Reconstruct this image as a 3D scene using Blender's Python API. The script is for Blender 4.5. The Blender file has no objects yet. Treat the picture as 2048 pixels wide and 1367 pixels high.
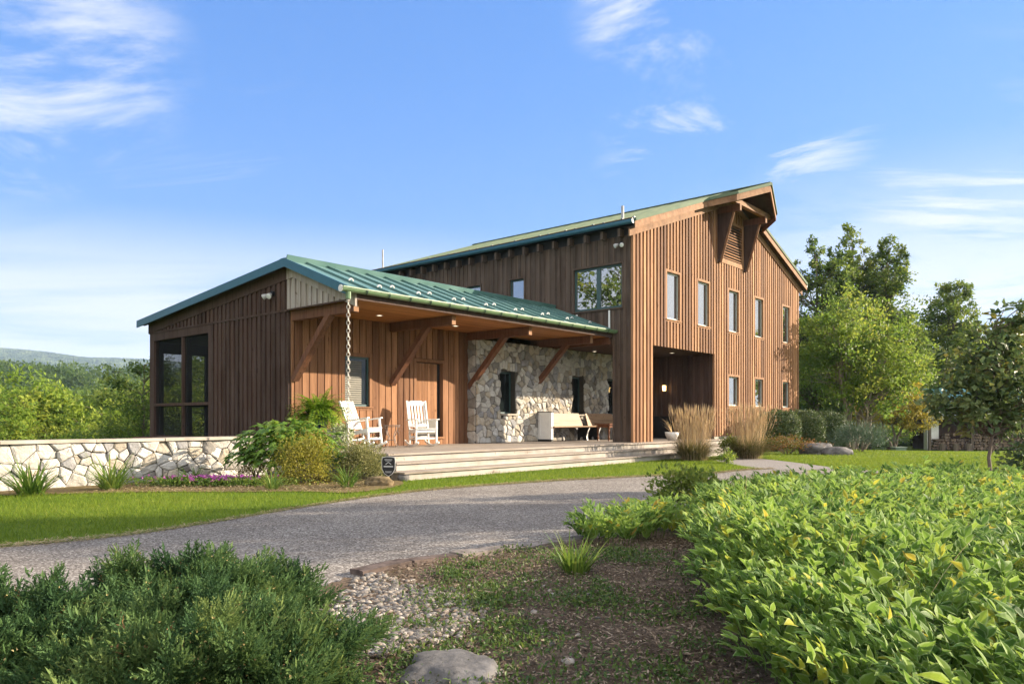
import bpy, bmesh, math, random
import numpy as np
from mathutils import Vector, Matrix, noise as mnoise

R = math.radians
rng = np.random.default_rng(7)
random.seed(7)
scene = bpy.context.scene
COL = scene.collection

# ------------------------------------------------------------------ frame of the place
EYE = 1.12                      # tripod height above the lawn
FPX, HOR = 1510.0, 839.2        # measured focal length and horizon (photo pixels)
C0 = (3.473, 21.8)              # near corner of the barn
PHI = R(49.26)                  # direction of the gable wall
UX, UY = math.cos(PHI), math.sin(PHI)
def W(a, b, z=0.0):             # house coordinates -> world
    return Vector((C0[0] + a*UX - b*UY, C0[1] + a*UY + b*UX, z))
def gp(u, v, z=0.0):            # where a measured sight line meets level z
    Y = (EYE - z) * FPX / (v - HOR)
    return Vector(((u - 1024) / FPX * Y, Y, z))
def gx(u, Y, z=0.0):
    return Vector(((u - 1024) / FPX * Y, Y, z))

# ------------------------------------------------------------------ mesh building
class MB:
    def __init__(s): s.V = []; s.F = []; s.T = []; s.n = 0; s.UV = []; s.hasuv = False
    def add(s, V, F, tone=0.5, uv=None):
        V = np.asarray(V, dtype=np.float64).reshape(-1, 3)
        F = np.asarray(F, dtype=np.int64)
        s.V.append(V); s.F.append(F + s.n); s.n += len(V)
        t = np.asarray(tone, dtype=np.float32)
        s.T.append(np.full(len(F), t, dtype=np.float32) if t.ndim == 0 else t)
        if uv is not None: s.hasuv = True
        s.UV.append(uv)
    def box(s, x0, x1, y0, y1, z0, z1, tone=0.5):
        V = [(x0,y0,z0),(x1,y0,z0),(x1,y1,z0),(x0,y1,z0),(x0,y0,z1),(x1,y0,z1),(x1,y1,z1),(x0,y1,z1)]
        s.add(V, [(0,3,2,1),(4,5,6,7),(0,1,5,4),(1,2,6,5),(2,3,7,6),(3,0,4,7)], tone)
    def hexa(s, P, tone=0.5):   # 8 corners: bottom ring, top ring
        s.add(P, [(0,3,2,1),(4,5,6,7),(0,1,5,4),(1,2,6,5),(2,3,7,6),(3,0,4,7)], tone)
    def bar(s, p, q, w, t, up=(0,0,1), tone=0.5, w2=None, t2=None):   # oriented bar from p to q
        p = Vector(p); q = Vector(q); d = (q - p).normalized()
        up = Vector(up)
        x = d.cross(up)
        if x.length < 1e-4: x = d.cross(Vector((1, 0, 0)))
        x.normalize(); y = x.cross(d).normalized()
        w2 = w if w2 is None else w2; t2 = t if t2 is None else t2
        P = [p - x*w/2 - y*t/2, p + x*w/2 - y*t/2, p + x*w/2 + y*t/2, p - x*w/2 + y*t/2,
             q - x*w2/2 - y*t2/2, q + x*w2/2 - y*t2/2, q + x*w2/2 + y*t2/2, q - x*w2/2 + y*t2/2]
        s.add([tuple(v) for v in P], [(0,3,2,1),(4,5,6,7),(0,1,5,4),(1,2,6,5),(2,3,7,6),(3,0,4,7)], tone)
    def tube(s, pts, rads, n=6, tone=0.5, cap=True):
        pts = [Vector(p) for p in pts]; V = []; F = []
        for i, p in enumerate(pts):
            d = (pts[min(i+1, len(pts)-1)] - pts[max(i-1, 0)])
            d = d.normalized() if d.length > 1e-9 else Vector((0,0,1))
            x = d.cross(Vector((0.31, 0.95, 0.05)) if abs(d.z) > .8 else Vector((0,0,1))).normalized(); y = d.cross(x)
            r = rads[i] if hasattr(rads, '__len__') else rads
            for k in range(n):
                a = 2*math.pi*k/n
                V.append(tuple(p + x*math.cos(a)*r + y*math.sin(a)*r))
        for i in range(len(pts)-1):
            for k in range(n):
                F.append((i*n+k, i*n+(k+1)%n, (i+1)*n+(k+1)%n, (i+1)*n+k))
        s.add(V, F, tone)
        if cap:
            for i in (0, len(pts)-1):
                ring = V[i*n:(i+1)*n]
                s.add(ring, [tuple(range(n))], tone)
    def lathe(s, prof, n=20, c=(0,0,0), tone=0.5):    # prof: (r, z)
        V = []; F = []
        for r, z in prof:
            for k in range(n):
                a = 2*math.pi*k/n; V.append((c[0]+r*math.cos(a), c[1]+r*math.sin(a), c[2]+z))
        m = len(prof)
        for i in range(m-1):
            for k in range(n):
                F.append((i*n+k, i*n+(k+1)%n, (i+1)*n+(k+1)%n, (i+1)*n+k))
        s.add(V, F, tone)
    def build(s, name, mat, parent=None, smooth=False, loc=None):
        me = bpy.data.meshes.new(name)
        V = np.concatenate(s.V) if s.V else np.zeros((0,3))
        me.vertices.add(len(V)); me.vertices.foreach_set('co', V.astype(np.float32).ravel())
        loops = np.concatenate([f.ravel() for f in s.F]).astype(np.int32)
        tot = np.concatenate([np.full(len(f), f.shape[1]) for f in s.F]).astype(np.int32)
        st = np.concatenate([[0], np.cumsum(tot)[:-1]]).astype(np.int32)
        me.loops.add(len(loops)); me.loops.foreach_set('vertex_index', loops)
        me.polygons.add(len(tot)); me.polygons.foreach_set('loop_start', st)
        me.polygons.foreach_set('use_smooth', np.full(len(tot), bool(smooth)))
        me.update(calc_edges=True)
        at = me.attributes.new('tone', 'FLOAT', 'FACE')
        at.data.foreach_set('value', np.concatenate(s.T).astype(np.float32))
        if s.hasuv:
            ul = me.uv_layers.new(name='UVMap')
            uv = []
            for f, u in zip(s.F, s.UV):
                uv.append(np.zeros((f.size, 2)) if u is None else np.asarray(u).reshape(-1, 2))
            ul.data.foreach_set('uv', np.concatenate(uv).astype(np.float32).ravel())
        me.validate(clean_customdata=False)
        if mat: me.materials.append(mat)
        o = bpy.data.objects.new(name, me); COL.objects.link(o)
        if parent: o.parent = parent
        if loc is not None: o.location = loc
        return o

def empty(name, label, cat, loc=(0,0,0), rz=0.0, group=None):
    o = bpy.data.objects.new(name, None); COL.objects.link(o)
    o.empty_display_size = .2
    o.location = loc; o.rotation_euler = (0, 0, rz)
    return tag(o, label, cat, group)
def tag(o, label=None, cat=None, group=None, kind=None):
    if label: o['label'] = label
    if cat: o['category'] = cat
    if group: o['group'] = group
    if kind: o['kind'] = kind
    return o
def copy_tree(o, parent=None):
    c = o.copy(); COL.objects.link(c)
    if parent: c.parent = parent
    for ch in o.children: copy_tree(ch, c)
    return c

# ------------------------------------------------------------------ materials
class NT:
    def __init__(s, name):
        s.m = bpy.data.materials.new(name); s.m.use_nodes = True
        s.t = s.m.node_tree; s.t.nodes.clear()
        s.out = s.t.nodes.new('ShaderNodeOutputMaterial')
    def n(s, typ, **kw):
        nd = s.t.nodes.new('ShaderNode' + typ)
        for k, v in kw.items():
            if k.startswith('i_'):
                key = k[2:]
                key = int(key) if key.isdigit() else key.replace('_', ' ')
                nd.inputs[key].default_value = v
            else: setattr(nd, k, v)
        return nd
    def l(s, a, b): s.t.links.new(a, b)
    def coord(s, scale=(1,1,1), kind='Object'):
        tc = s.n('TexCoord'); mp = s.n('Mapping'); mp.inputs['Scale'].default_value = scale
        s.l(tc.outputs[kind], mp.inputs['Vector']); return mp.outputs[0]
    def noise(s, vec, scale, detail=3, rough=.5):
        x = s.n('TexNoise'); x.inputs['Scale'].default_value = scale; x.inputs['Detail'].default_value = detail
        x.inputs['Roughness'].default_value = rough
        s.l(vec, x.inputs['Vector']); return x.outputs['Fac']
    def ramp(s, fac, stops, interp='LINEAR'):
        r = s.n('ValToRGB'); r.color_ramp.interpolation = interp
        e = r.color_ramp.elements
        while len(e) > 1: e.remove(e[-1])
        e[0].position = stops[0][0]; e[0].color = (*stops[0][1], 1)
        for p, c in stops[1:]:
            q = e.new(p); q.color = (*c, 1)
        s.l(fac, r.inputs[0]); return r.outputs[0]
    def gray(s, fac, stops): return s.ramp(fac, [(p, (c, c, c)) for p, c in stops])
    def mix(s, a, b, fac, typ='MIX'):
        x = s.n('MixRGB'); x.blend_type = typ
        for v, k in ((fac, 0), (a, 1), (b, 2)):
            if hasattr(v, 'is_output'): s.l(v, x.inputs[k])
            elif k == 0: x.inputs[0].default_value = v
            else: x.inputs[k].default_value = (*v, 1)
        return x.outputs[0]
    def attr(s, name='tone'):
        a = s.n('Attribute'); a.attribute_name = name; return a.outputs['Fac']
    def bump(s, h, strength=.3, dist=.01):
        b = s.n('Bump'); b.inputs['Strength'].default_value = strength; b.inputs['Distance'].default_value = dist
        s.l(h, b.inputs['Height']); return b.outputs[0]
    def bsdf(s, col, rough=.7, nrm=None, spec=.3, metal=0., coat=0., ior=None):
        p = s.n('BsdfPrincipled')
        if hasattr(col, 'is_output'): s.l(col, p.inputs['Base Color'])
        else: p.inputs['Base Color'].default_value = (*col, 1)
        if hasattr(rough, 'is_output'): s.l(rough, p.inputs['Roughness'])
        else: p.inputs['Roughness'].default_value = rough
        p.inputs['Specular IOR Level'].default_value = spec
        p.inputs['Metallic'].default_value = metal
        p.inputs['Coat Weight'].default_value = coat
        if ior: p.inputs['IOR'].default_value = ior
        if nrm: s.l(nrm, p.inputs['Normal'])
        return p
    def done(s, sh):
        s.l(sh.outputs[0], s.out.inputs['Surface']); return s.m

def m_plain(name, col, rough=.6, spec=.3, metal=0., var=.12, scale=8.):
    t = NT(name); v = t.coord()
    f = t.noise(v, scale, 4)
    c = t.mix(col, tuple(x*(1-var*2) for x in col), t.gray(f, [(.35, 0), (.7, 1)]))
    return t.done(t.bsdf(c, rough, None, spec, metal))

def m_wood(name, c1, c2, grey=0.0, rough=.75, grain=(28, 28, 1.3), spec=.15, greycol=(.2, .17, .15)):
    t = NT(name); v = t.coord(grain); tone = t.attr()
    base = t.ramp(tone, [(0, c1), (1, c2)])
    g = t.noise(v, 1.0, 6, .65)
    base = t.mix(base, (.62, .56, .5), t.gray(g, [(.35, 0), (.66, .85)]), 'MULTIPLY')
    st = t.noise(t.coord((grain[0]*.35, grain[1]*.35, grain[2]*.35)), 1.0, 5, .7)
    base = t.mix(base, (.50, .44, .40), t.gray(st, [(.46, 0), (.64, .7)]), 'MULTIPLY')
    v2 = t.coord((2.2, 2.2, .9)); w = t.noise(v2, 1.3, 5, .6)
    base = t.mix(base, greycol, t.gray(w, [(.4, grey*.3), (.72, min(1, grey*1.5))]))
    v3 = t.coord((7, 7, 3.2)); kn = t.noise(v3, 2.2, 2, .4)
    base = t.mix(base, (.4, .33, .28), t.gray(kn, [(.69, 0), (.77, .8)]), 'MULTIPLY')
    b = t.bump(g, .6, .008)
    return t.done(t.bsdf(base, rough, b, spec))

def m_leaf(name, cols, trans=.35, rough=.5, spec=.25, tcol=None, vein=False):
    t = NT(name); oi = t.n('ObjectInfo'); rr = t.n('MapRange'); rr.inputs[3].default_value = -.13; rr.inputs[4].default_value = .13; t.l(oi.outputs['Random'], rr.inputs[0])
    ad = t.n('Math', operation='ADD'); t.l(t.attr(), ad.inputs[0]); t.l(rr.outputs[0], ad.inputs[1]); tone = ad.outputs[0]
    n = len(cols)
    c = t.ramp(tone, [(i/(n-1), cols[i]) for i in range(n)])
    if vein:
        tc = t.n('TexCoord'); sx = t.n('SeparateXYZ'); t.l(tc.outputs['UV'], sx.inputs[0])
        ab = t.n('Math', operation='ABSOLUTE'); sb = t.n('Math', operation='SUBTRACT'); sb.inputs[1].default_value = .5
        t.l(sx.outputs[0], sb.inputs[0]); t.l(sb.outputs[0], ab.inputs[0])
        edge = t.gray(ab.outputs[0], [(.30, 0), (.45, .38)])
        c = t.mix(c, (.46, .56, .30), edge)
        wv = t.n('TexWave'); wv.inputs['Scale'].default_value = 2.6; wv.inputs['Distortion'].default_value = .6
        mp = t.n('Mapping'); mp.inputs['Scale'].default_value = (1.5, .15, 1); t.l(tc.outputs['UV'], mp.inputs[0]); t.l(mp.outputs[0], wv.inputs['Vector'])
        c = t.mix(c, (.72, .8, .7), t.gray(wv.outputs['Fac'], [(0.1, .5), (.9, 0)]), 'MULTIPLY')
    p = t.bsdf(c, rough, None, spec)
    tr = t.n('BsdfTranslucent')
    c2 = t.mix(c, (1.0, 1.0, .45), .55, 'MULTIPLY')
    br = t.n('Gamma'); br.inputs[1].default_value = .82; t.l(c2, br.inputs[0])
    t.l(br.outputs[0], tr.inputs[0])
    mx = t.n('MixShader'); mx.inputs[0].default_value = trans
    t.l(p.outputs[0], mx.inputs[1]); t.l(tr.outputs[0], mx.inputs[2])
    return t.done(mx)

MAT = {}
MAT['siding_sun'] = m_wood('wood siding warm', (.15,.074,.040), (.53,.295,.152), grey=.2, greycol=(.20,.12,.085))  # copy for the sunlit gable; the shaded copies below are painted darker
MAT['siding_side'] = m_wood('wood siding weathered and shaded', (.054,.038,.029), (.142,.10,.076), grey=.4, greycol=(.13,.1,.082))  # weathered, and darkened further for the shade on the long wall
MAT['siding_shaded'] = m_wood('wood siding shaded', (.048,.029,.023), (.12,.072,.057), grey=.35, greycol=(.11,.08,.07))  # same wood darkened, the shade of these walls put into its colour
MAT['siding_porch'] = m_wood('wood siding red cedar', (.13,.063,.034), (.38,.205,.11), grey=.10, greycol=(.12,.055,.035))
MAT['siding_pale'] = m_wood('wood siding bleached', (.34,.30,.265), (.48,.43,.39), grey=.4, greycol=(.4,.38,.37))
MAT['beam'] = m_wood('timber beam', (.14,.06,.033), (.22,.10,.055), grey=.25, greycol=(.16,.105,.085))
MAT['fascia'] = m_wood('timber fascia', (.24,.128,.07), (.37,.205,.115), grey=.25, greycol=(.26,.18,.12), grain=(6,6,6))
MAT['ceiling'] = m_wood('pine ceiling boards', (.36,.15,.045), (.52,.24,.08), grey=0, grain=(1.3,30,30), rough=.5)
MAT['door'] = m_wood('door planks', (.27,.135,.066), (.37,.195,.10), grey=.03)
MAT['deck'] = m_wood('deck boards', (.26,.225,.195), (.36,.315,.27), grey=.3, greycol=(.35,.32,.29), grain=(1.2,30,30))
MAT['riser'] = m_wood('painted riser', (.34,.315,.28), (.43,.40,.355), grey=.45, greycol=(.45,.43,.4), grain=(1.2,6,20))
MAT['roofmetal'] = None
t = NT('green standing seam metal'); v = t.coord((.6,.6,.6)); f = t.noise(v, 2.5, 4)
MAT['roofmetal'] = t.done(t.bsdf(t.mix((.070,.150,.138), (.105,.195,.18), t.gray(f, [(.35,0),(.7,1)])), t.gray(f, [(.3,.40),(.7,.5)]), None, .4))
t = NT('olive standing seam metal'); v = t.coord((.6,.6,.6)); f = t.noise(v, 2.5, 4)
MAT['barnmetal'] = t.done(t.bsdf(t.mix((.085,.125,.085), (.13,.165,.11), t.gray(f, [(.35,0),(.7,1)])), .75, None, .12))
MAT['trimmetal'] = m_plain('blue green trim metal', (.035,.115,.17), .42, .5, 0, .06)
MAT['gutter'] = m_plain('sage gutter metal', (.12,.20,.10), .38, .5, 0, .08)
MAT['winframe'] = m_plain('dark green window frame', (.035,.075,.075), .4, .5, 0, .05)
MAT['palesash'] = m_plain('pale sash', (.42,.45,.42), .45, .4, 0, .05)
t = NT('window glass')
MAT['glass'] = t.done(t.bsdf((.012,.016,.016), .012, None, .8, 0, 0, 3.0))
t = NT('window glass dark')
MAT['glassdark'] = t.done(t.bsdf((.010,.014,.014), .03, None, .5, 0, 0, 1.5))
t = NT('insect screen'); tr = t.n('BsdfTransparent'); df = t.n('BsdfDiffuse'); df.inputs[0].default_value = (.03,.032,.034,1)
mx = t.n('MixShader'); mx.inputs[0].default_value = .33; t.l(tr.outputs[0], mx.inputs[1]); t.l(df.outputs[0], mx.inputs[2])
MAT['screen'] = t.done(mx)
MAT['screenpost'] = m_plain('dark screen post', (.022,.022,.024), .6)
t = NT('field stone'); tone = t.attr(); v = t.coord((1,1,1))
c = t.ramp(tone, [(0,(.26,.245,.225)),(.16,(.52,.50,.46)),(.33,(.38,.345,.29)),(.48,(.58,.56,.52)),(.62,(.31,.31,.315)),(.78,(.47,.42,.34)),(.93,(.56,.545,.51)),(1,(.46,.25,.09))], 'CONSTANT')
n1 = t.noise(v, 9, 6, .65); n2 = t.noise(v, 38, 4, .6)
c = t.mix(c, (.6,.58,.55), t.gray(n1, [(.35,0),(.7,.7)]), 'MULTIPLY')
c = t.mix(c, (.55,.52,.48), t.gray(n2, [(.45,0),(.75,.5)]), 'MULTIPLY')
MAT['stone'] = t.done(t.bsdf(c, .9, t.bump(n1, .9, .035), .12))
MAT['mortar'] = m_plain('dark mortar', (.08,.072,.06), .95, .1)
MAT['capstone'] = m_plain('bluestone cap', (.46,.41,.34), .85, .2, 0, .2, 4)
t = NT('boulder'); v = t.coord(); n1 = t.noise(v, 3.2, 8, .65); n2 = t.noise(v, 30, 4, .6)
c = t.ramp(n1, [(.3,(.05,.048,.048)),(.5,(.115,.11,.108)),(.7,(.20,.19,.185))])
c = t.mix(c, (.5,.5,.5), t.gray(n2, [(.5,0),(.75,.7)]), 'MULTIPLY')
MAT['boulder'] = t.done(t.bsdf(c, .92, t.bump(n2, .6, .01), .15))
MAT['mossrock'] = m_plain('mossy rock', (.20,.15,.085), .95, .1, 0, .35, 9)
MAT['white'] = m_plain('white paint', (.80,.79,.76), .45, .4, 0, .04)
MAT['offwhite'] = m_plain('chalk paint', (.62,.61,.60), .55, .3, 0, .08)
MAT['black'] = m_plain('black paint', (.015,.015,.016), .5)
MAT['iron'] = m_plain('wrought iron', (.16,.13,.115), .55, .5)
MAT['chain'] = m_plain('aluminium chain', (.62,.58,.52), .4, .5, .15)
MAT['pew'] = m_wood('pew oak', (.30,.19,.11), (.40,.26,.15), grey=.15, greycol=(.33,.27,.2), grain=(1.4,26,26), rough=.5)
MAT['tablewood'] = m_wood('red table wood', (.18,.07,.035), (.26,.11,.055), grey=0, rough=.4)
MAT['bluepot'] = m_plain('cobalt glaze', (.018,.03,.12), .15, .6)
MAT['greypot'] = m_plain('grey pot', (.45,.45,.46), .6)
MAT['bark'] = m_wood('bark', (.09,.068,.05), (.16,.125,.095), grey=.4, greycol=(.17,.15,.13), grain=(10,10,3))
MAT['barkpale'] = m_wood('pale bark', (.20,.165,.125), (.30,.25,.19), grey=.3, greycol=(.28,.25,.21), grain=(8,8,3))
MAT['lens'] = m_plain('lamp lens', (.75,.76,.78), .1, .8)
t = NT('lit lamp'); e = t.n('Emission'); e.inputs[0].default_value = (1,.62,.2,1); e.inputs[1].default_value = 4
MAT['lit'] = t.done(e)
t = NT('lit downlight'); e = t.n('Emission'); e.inputs[0].default_value = (1,.82,.6,1); e.inputs[1].default_value = .9
MAT['litdown'] = t.done(e)

# ------------------------------------------------------------------ camera, world, sun
cam = bpy.data.cameras.new('camera'); cam_o = bpy.data.objects.new('camera', cam); COL.objects.link(cam_o)
cam_o.location = (0, 0, EYE); cam_o.rotation_euler = (R(90), 0, 0)
cam.sensor_width = 36; cam.lens = 36*FPX/2048; cam.shift_y = (HOR - 683.5)/2048
cam.clip_start = .05; cam.clip_end = 20000
scene.camera = cam_o

SUN_EL, SUN_AZ = R(18.5), R(77.4)       # azimuth clockwise from +Y
sd = Vector((math.sin(SUN_AZ)*math.cos(SUN_EL), math.cos(SUN_AZ)*math.cos(SUN_EL), math.sin(SUN_EL)))
sl = bpy.data.lights.new('sun', 'SUN'); sl.energy = 5.0; sl.angle = R(.53); sl.color = (1, .84, .64)
so = bpy.data.objects.new('sun', sl); COL.objects.link(so)
so.rotation_euler = (-sd).to_track_quat('-Z', 'Y').to_euler(); so.location = (60, 12, 40)

world = bpy.data.worlds.new('World'); scene.world = world; world.use_nodes = True
wt = world.node_tree; wt.nodes.clear()
def wn(t, **k):
    n = wt.nodes.new('ShaderNode' + t)
    for a, b in k.items(): setattr(n, a, b)
    return n
wl = wt.links.new
sky = wn('TexSky'); sky.sky_type = 'NISHITA'; sky.sun_disc = False
sky.sun_elevation = SUN_EL; sky.sun_rotation = SUN_AZ; sky.air_density = 1.0; sky.dust_density = .6; sky.ozone_density = 2.2; sky.altitude = 200
tc = wn('TexCoord'); D = tc.outputs['Generated']
def vmath(op, a, b=None):
    n = wn('VectorMath', operation=op)
    for i, v in enumerate((a, b)):
        if v is None: continue
        if hasattr(v, 'is_output'): wl(v, n.inputs[i])
        else: n.inputs[i].default_value = v
    return n
def fmath(op, a, b=None, clamp=False):
    n = wn('Math', operation=op); n.use_clamp = clamp
    for i, v in enumerate((a, b)):
        if v is None: continue
        if hasattr(v, 'is_output'): wl(v, n.inputs[i])
        else: n.inputs[i].default_value = v
    return n.outputs[0]
sep = wn('SeparateXYZ'); wl(D, sep.inputs[0])
zc = fmath('ADD', fmath('MAXIMUM', sep.outputs[2], 0.0), .10)
px = fmath('DIVIDE', sep.outputs[0], zc); py = fmath('DIVIDE', sep.outputs[1], zc)
cmb = wn('CombineXYZ'); wl(px, cmb.inputs[0]); wl(py, cmb.inputs[1])
def wnoise(scale, det, rough, sx=1., sy=1., off=(0,0,0), dist=0.):
    mp = wn('Mapping'); mp.inputs['Scale'].default_value = (sx, sy, 1); mp.inputs['Location'].default_value = off
    wl(cmb.outputs[0], mp.inputs[0])
    n = wn('TexNoise'); n.inputs['Scale'].default_value = scale; n.inputs['Detail'].default_value = det; n.inputs['Roughness'].default_value = rough
    n.inputs['Distortion'].default_value = dist
    wl(mp.outputs[0], n.inputs['Vector']); return n.outputs['Fac']
def mrange(v, a, b, c=0., d=1., smooth=True):
    n = wn('MapRange'); n.interpolation_type = 'SMOOTHSTEP' if smooth else 'LINEAR'
    n.inputs[1].default_value = a; n.inputs[2].default_value = b; n.inputs[3].default_value = c; n.inputs[4].default_value = d
    wl(v, n.inputs[0]); return n.outputs[0]
def spot(u, v, r_out, r_in):            # soft patch of sky round a direction
    d = Vector(((u-1024)/FPX, 1, (HOR - v)/FPX)).normalized()
    dp = vmath('DOT_PRODUCT', D, tuple(d)).outputs['Value']
    return mrange(dp, math.cos(R(r_out)), math.cos(R(r_in)))
n_fine = wnoise(1.7, 12, .66, 1, 1, (3.1, 1.7, 0), .6)
n_wisp = wnoise(.9, 12, .66, .55, 2.2, (1.3, 4.2, 0), .9)
n_band = wnoise(.55, 9, .60, .45, 1.6, (2.2, 1.4, 0), .5)
c_left = fmath('MULTIPLY', spot(70, 110, 10, 2), mrange(n_fine, .42, .70))
c_left2 = fmath('MULTIPLY', spot(270, 60, 12, 2), mrange(n_wisp, .52, .80))
c_left2 = fmath('MULTIPLY', c_left2, .6)
c_right = fmath('MULTIPLY', spot(2010, 430, 12, 2), mrange(n_wisp, .42, .66))
c_top = fmath('MULTIPLY', spot(1330, 10, 7, 2), mrange(n_fine, .50, .70))
c_mid = fmath('MULTIPLY', spot(1470, 235, 11, 2), mrange(n_fine, .52, .72))
c_mid2 = fmath('MULTIPLY', spot(400, 300, 11, 2), mrange(n_wisp, .56, .8)); c_mid2 = fmath('MULTIPLY', c_mid2, .45)
hor = mrange(sep.outputs[2], .27, .13)
c_hor = fmath('MULTIPLY', hor, mrange(n_band, .26, .50))
left_side = mrange(sep.outputs[0], .2, -.15); c_hl = fmath('MULTIPLY', c_hor, fmath('ADD', fmath('MULTIPLY', left_side, .92), .0))
right_side = mrange(sep.outputs[0], .1, .42); c_hr = fmath('MULTIPLY', fmath('MULTIPLY', mrange(sep.outputs[2], .34, .12), right_side), mrange(n_fine, .28, .55))
cl = c_left
for x in (c_left2, c_right, c_top, c_mid, c_mid2, c_hl, c_hr): cl = fmath('MAXIMUM', cl, x)
veil = fmath('MULTIPLY', mrange(sep.outputs[2], .45, 0.), .10)
cl = fmath('MAXIMUM', cl, veil)
# added unseen cloud behind the photographer and overhead, as soft fill light
fill_cloud = fmath('MAXIMUM', mrange(sep.outputs[1], -.12, -.45), mrange(sep.outputs[2], .72, .9))
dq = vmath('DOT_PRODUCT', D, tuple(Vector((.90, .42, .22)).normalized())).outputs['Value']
fill_cloud = fmath('MAXIMUM', fill_cloud, mrange(dq, math.cos(R(27)), math.cos(R(9)), 0, .8))
fill_cloud = fmath('MULTIPLY', fill_cloud, mrange(n_band, .25, .45, .55, 1.))
# soften the glare of the low sun side, as the eye (and the camera) does
k1 = vmath('SCALE', sky.outputs[0]); k1.inputs[3].default_value = .58
k2 = vmath('ADD', k1.outputs[0], (1, 1, 1)); k3 = vmath('DIVIDE', sky.outputs[0], k2.outputs[0]); k4 = vmath('MULTIPLY', k3.outputs[0], (.50, .95, 1.86))
hsv = k4
cloudcol = wn('RGB'); cloudcol.outputs[0].default_value = (2.15, 2.22, 2.38, 1)
mixc = wn('MixRGB'); wl(fmath('MULTIPLY', cl, .9), mixc.inputs[0]); wl(hsv.outputs[0], mixc.inputs[1]); wl(cloudcol.outputs[0], mixc.inputs[2])
fill_col = wn('RGB'); fill_col.outputs[0].default_value = (4.3, 4.15, 4.0, 1)
mixb = wn('MixRGB'); wl(fill_cloud, mixb.inputs[0]); wl(mixc.outputs[0], mixb.inputs[1]); wl(fill_col.outputs[0], mixb.inputs[2]); mixc = mixb
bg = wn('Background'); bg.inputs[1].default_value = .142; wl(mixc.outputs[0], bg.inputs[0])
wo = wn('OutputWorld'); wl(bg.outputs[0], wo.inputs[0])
scene.view_settings.view_transform = 'Standard'; scene.view_settings.look = 'None'; scene.view_settings.gamma = 1
scene.view_settings.exposure = 1.68
scene.render.engine = 'CYCLES'
cy = scene.cycles
cy.use_denoising = True; cy.max_bounces = 7; cy.diffuse_bounces = 3; cy.glossy_bounces = 3; cy.transmission_bounces = 3; cy.transparent_max_bounces = 10; cy.volume_bounces = 0
cy.caustics_reflective = False; cy.caustics_refractive = False
cy.use_adaptive_sampling = True; cy.adaptive_threshold = .015
# ================================================================== THE HOUSE (local axes: x = along gable, y = along long side)
house = empty('barn_house', 'brown board and batten barn house with green metal roof and a covered porch', 'house', (C0[0], C0[1], 0), PHI)
GW = 13.13; RID = GW/2; EV = 6.475; SL = .346     # gable width, ridge, eave height, slope
DECK = .468
def gtop(a): return EV + SL*(RID - abs(a - RID))
QG = lambda s, d, z: (s, -d, z)            # gable plane
QS = lambda s, d, z: (-d, s, z)            # long side
QP = lambda s, d, z: (s, 3.1 - d, z)       # porch wall
PA = -9.325
QE = lambda s, d, z: (PA - d, s, z)        # porch end wall (screen wall)
def qbox(mb, Q, s0, s1, d0, d1, z00, z01, z10, z11, tone=.5):   # sloping top/bottom box
    P = [Q(s0,d0,z00), Q(s1,d0,z10), Q(s1,d1,z10), Q(s0,d1,z00), Q(s0,d0,z01), Q(s1,d0,z11), Q(s1,d1,z11), Q(s0,d1,z01)]
    mb.hexa(P, tone)
def siding(mb, Q, lo, hi, zt, zb, ops=(), period=.2, bat=.1, raise_=.034, phase=0., seed=1, extra=()):
    r = random.Random(seed)
    zt_ = zt if callable(zt) else (lambda s: zt); zb_ = zb if callable(zb) else (lambda s: zb)
    cuts = {lo, hi, *[e for e in extra if lo < e < hi]}
    k = math.floor((lo-phase)/period) - 1
    while phase + k*period < hi + period:
        for x in (phase+k*period, phase+k*period+bat):
            if lo < x < hi: cuts.add(x)
        k += 1
    for o in ops:
        for x in o[:2]:
            if lo < x < hi: cuts.add(x)
    cuts = sorted(cuts); tones = {}
    for s0, s1 in zip(cuts[:-1], cuts[1:]):
        if s1 - s0 < 1e-4: continue
        m = (s0+s1)/2
        cell = math.floor((m-phase)/period); isb = (m - phase - cell*period) < bat
        tk = (cell, isb)
        if tk not in tones: tones[tk] = min(1, max(0, r.gauss(.5, .29)))
        d1 = raise_ if isb else 0.0
        ints = [(zb_(s0), zt_(s0), zb_(s1), zt_(s1))]
        for o in ops:
            if o[0] - 1e-6 <= s0 and s1 <= o[1] + 1e-6:
                new = []
                for (b0, t0, b1, t1) in ints:
                    if o[2] >= max(t0, t1) or o[3] <= min(b0, b1): new.append((b0, t0, b1, t1)); continue
                    if o[2] > max(b0, b1): new.append((b0, min(o[2], t0), b1, min(o[2], t1)))
                    if o[3] < min(t0, t1): new.append((max(o[3], b0), t0, max(o[3], b1), t1))
                ints = new
        for (b0, t0, b1, t1) in ints:
            qbox(mb, Q, s0, s1, -.05, d1, b0, t0, b1, t1, tones[tk])
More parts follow.
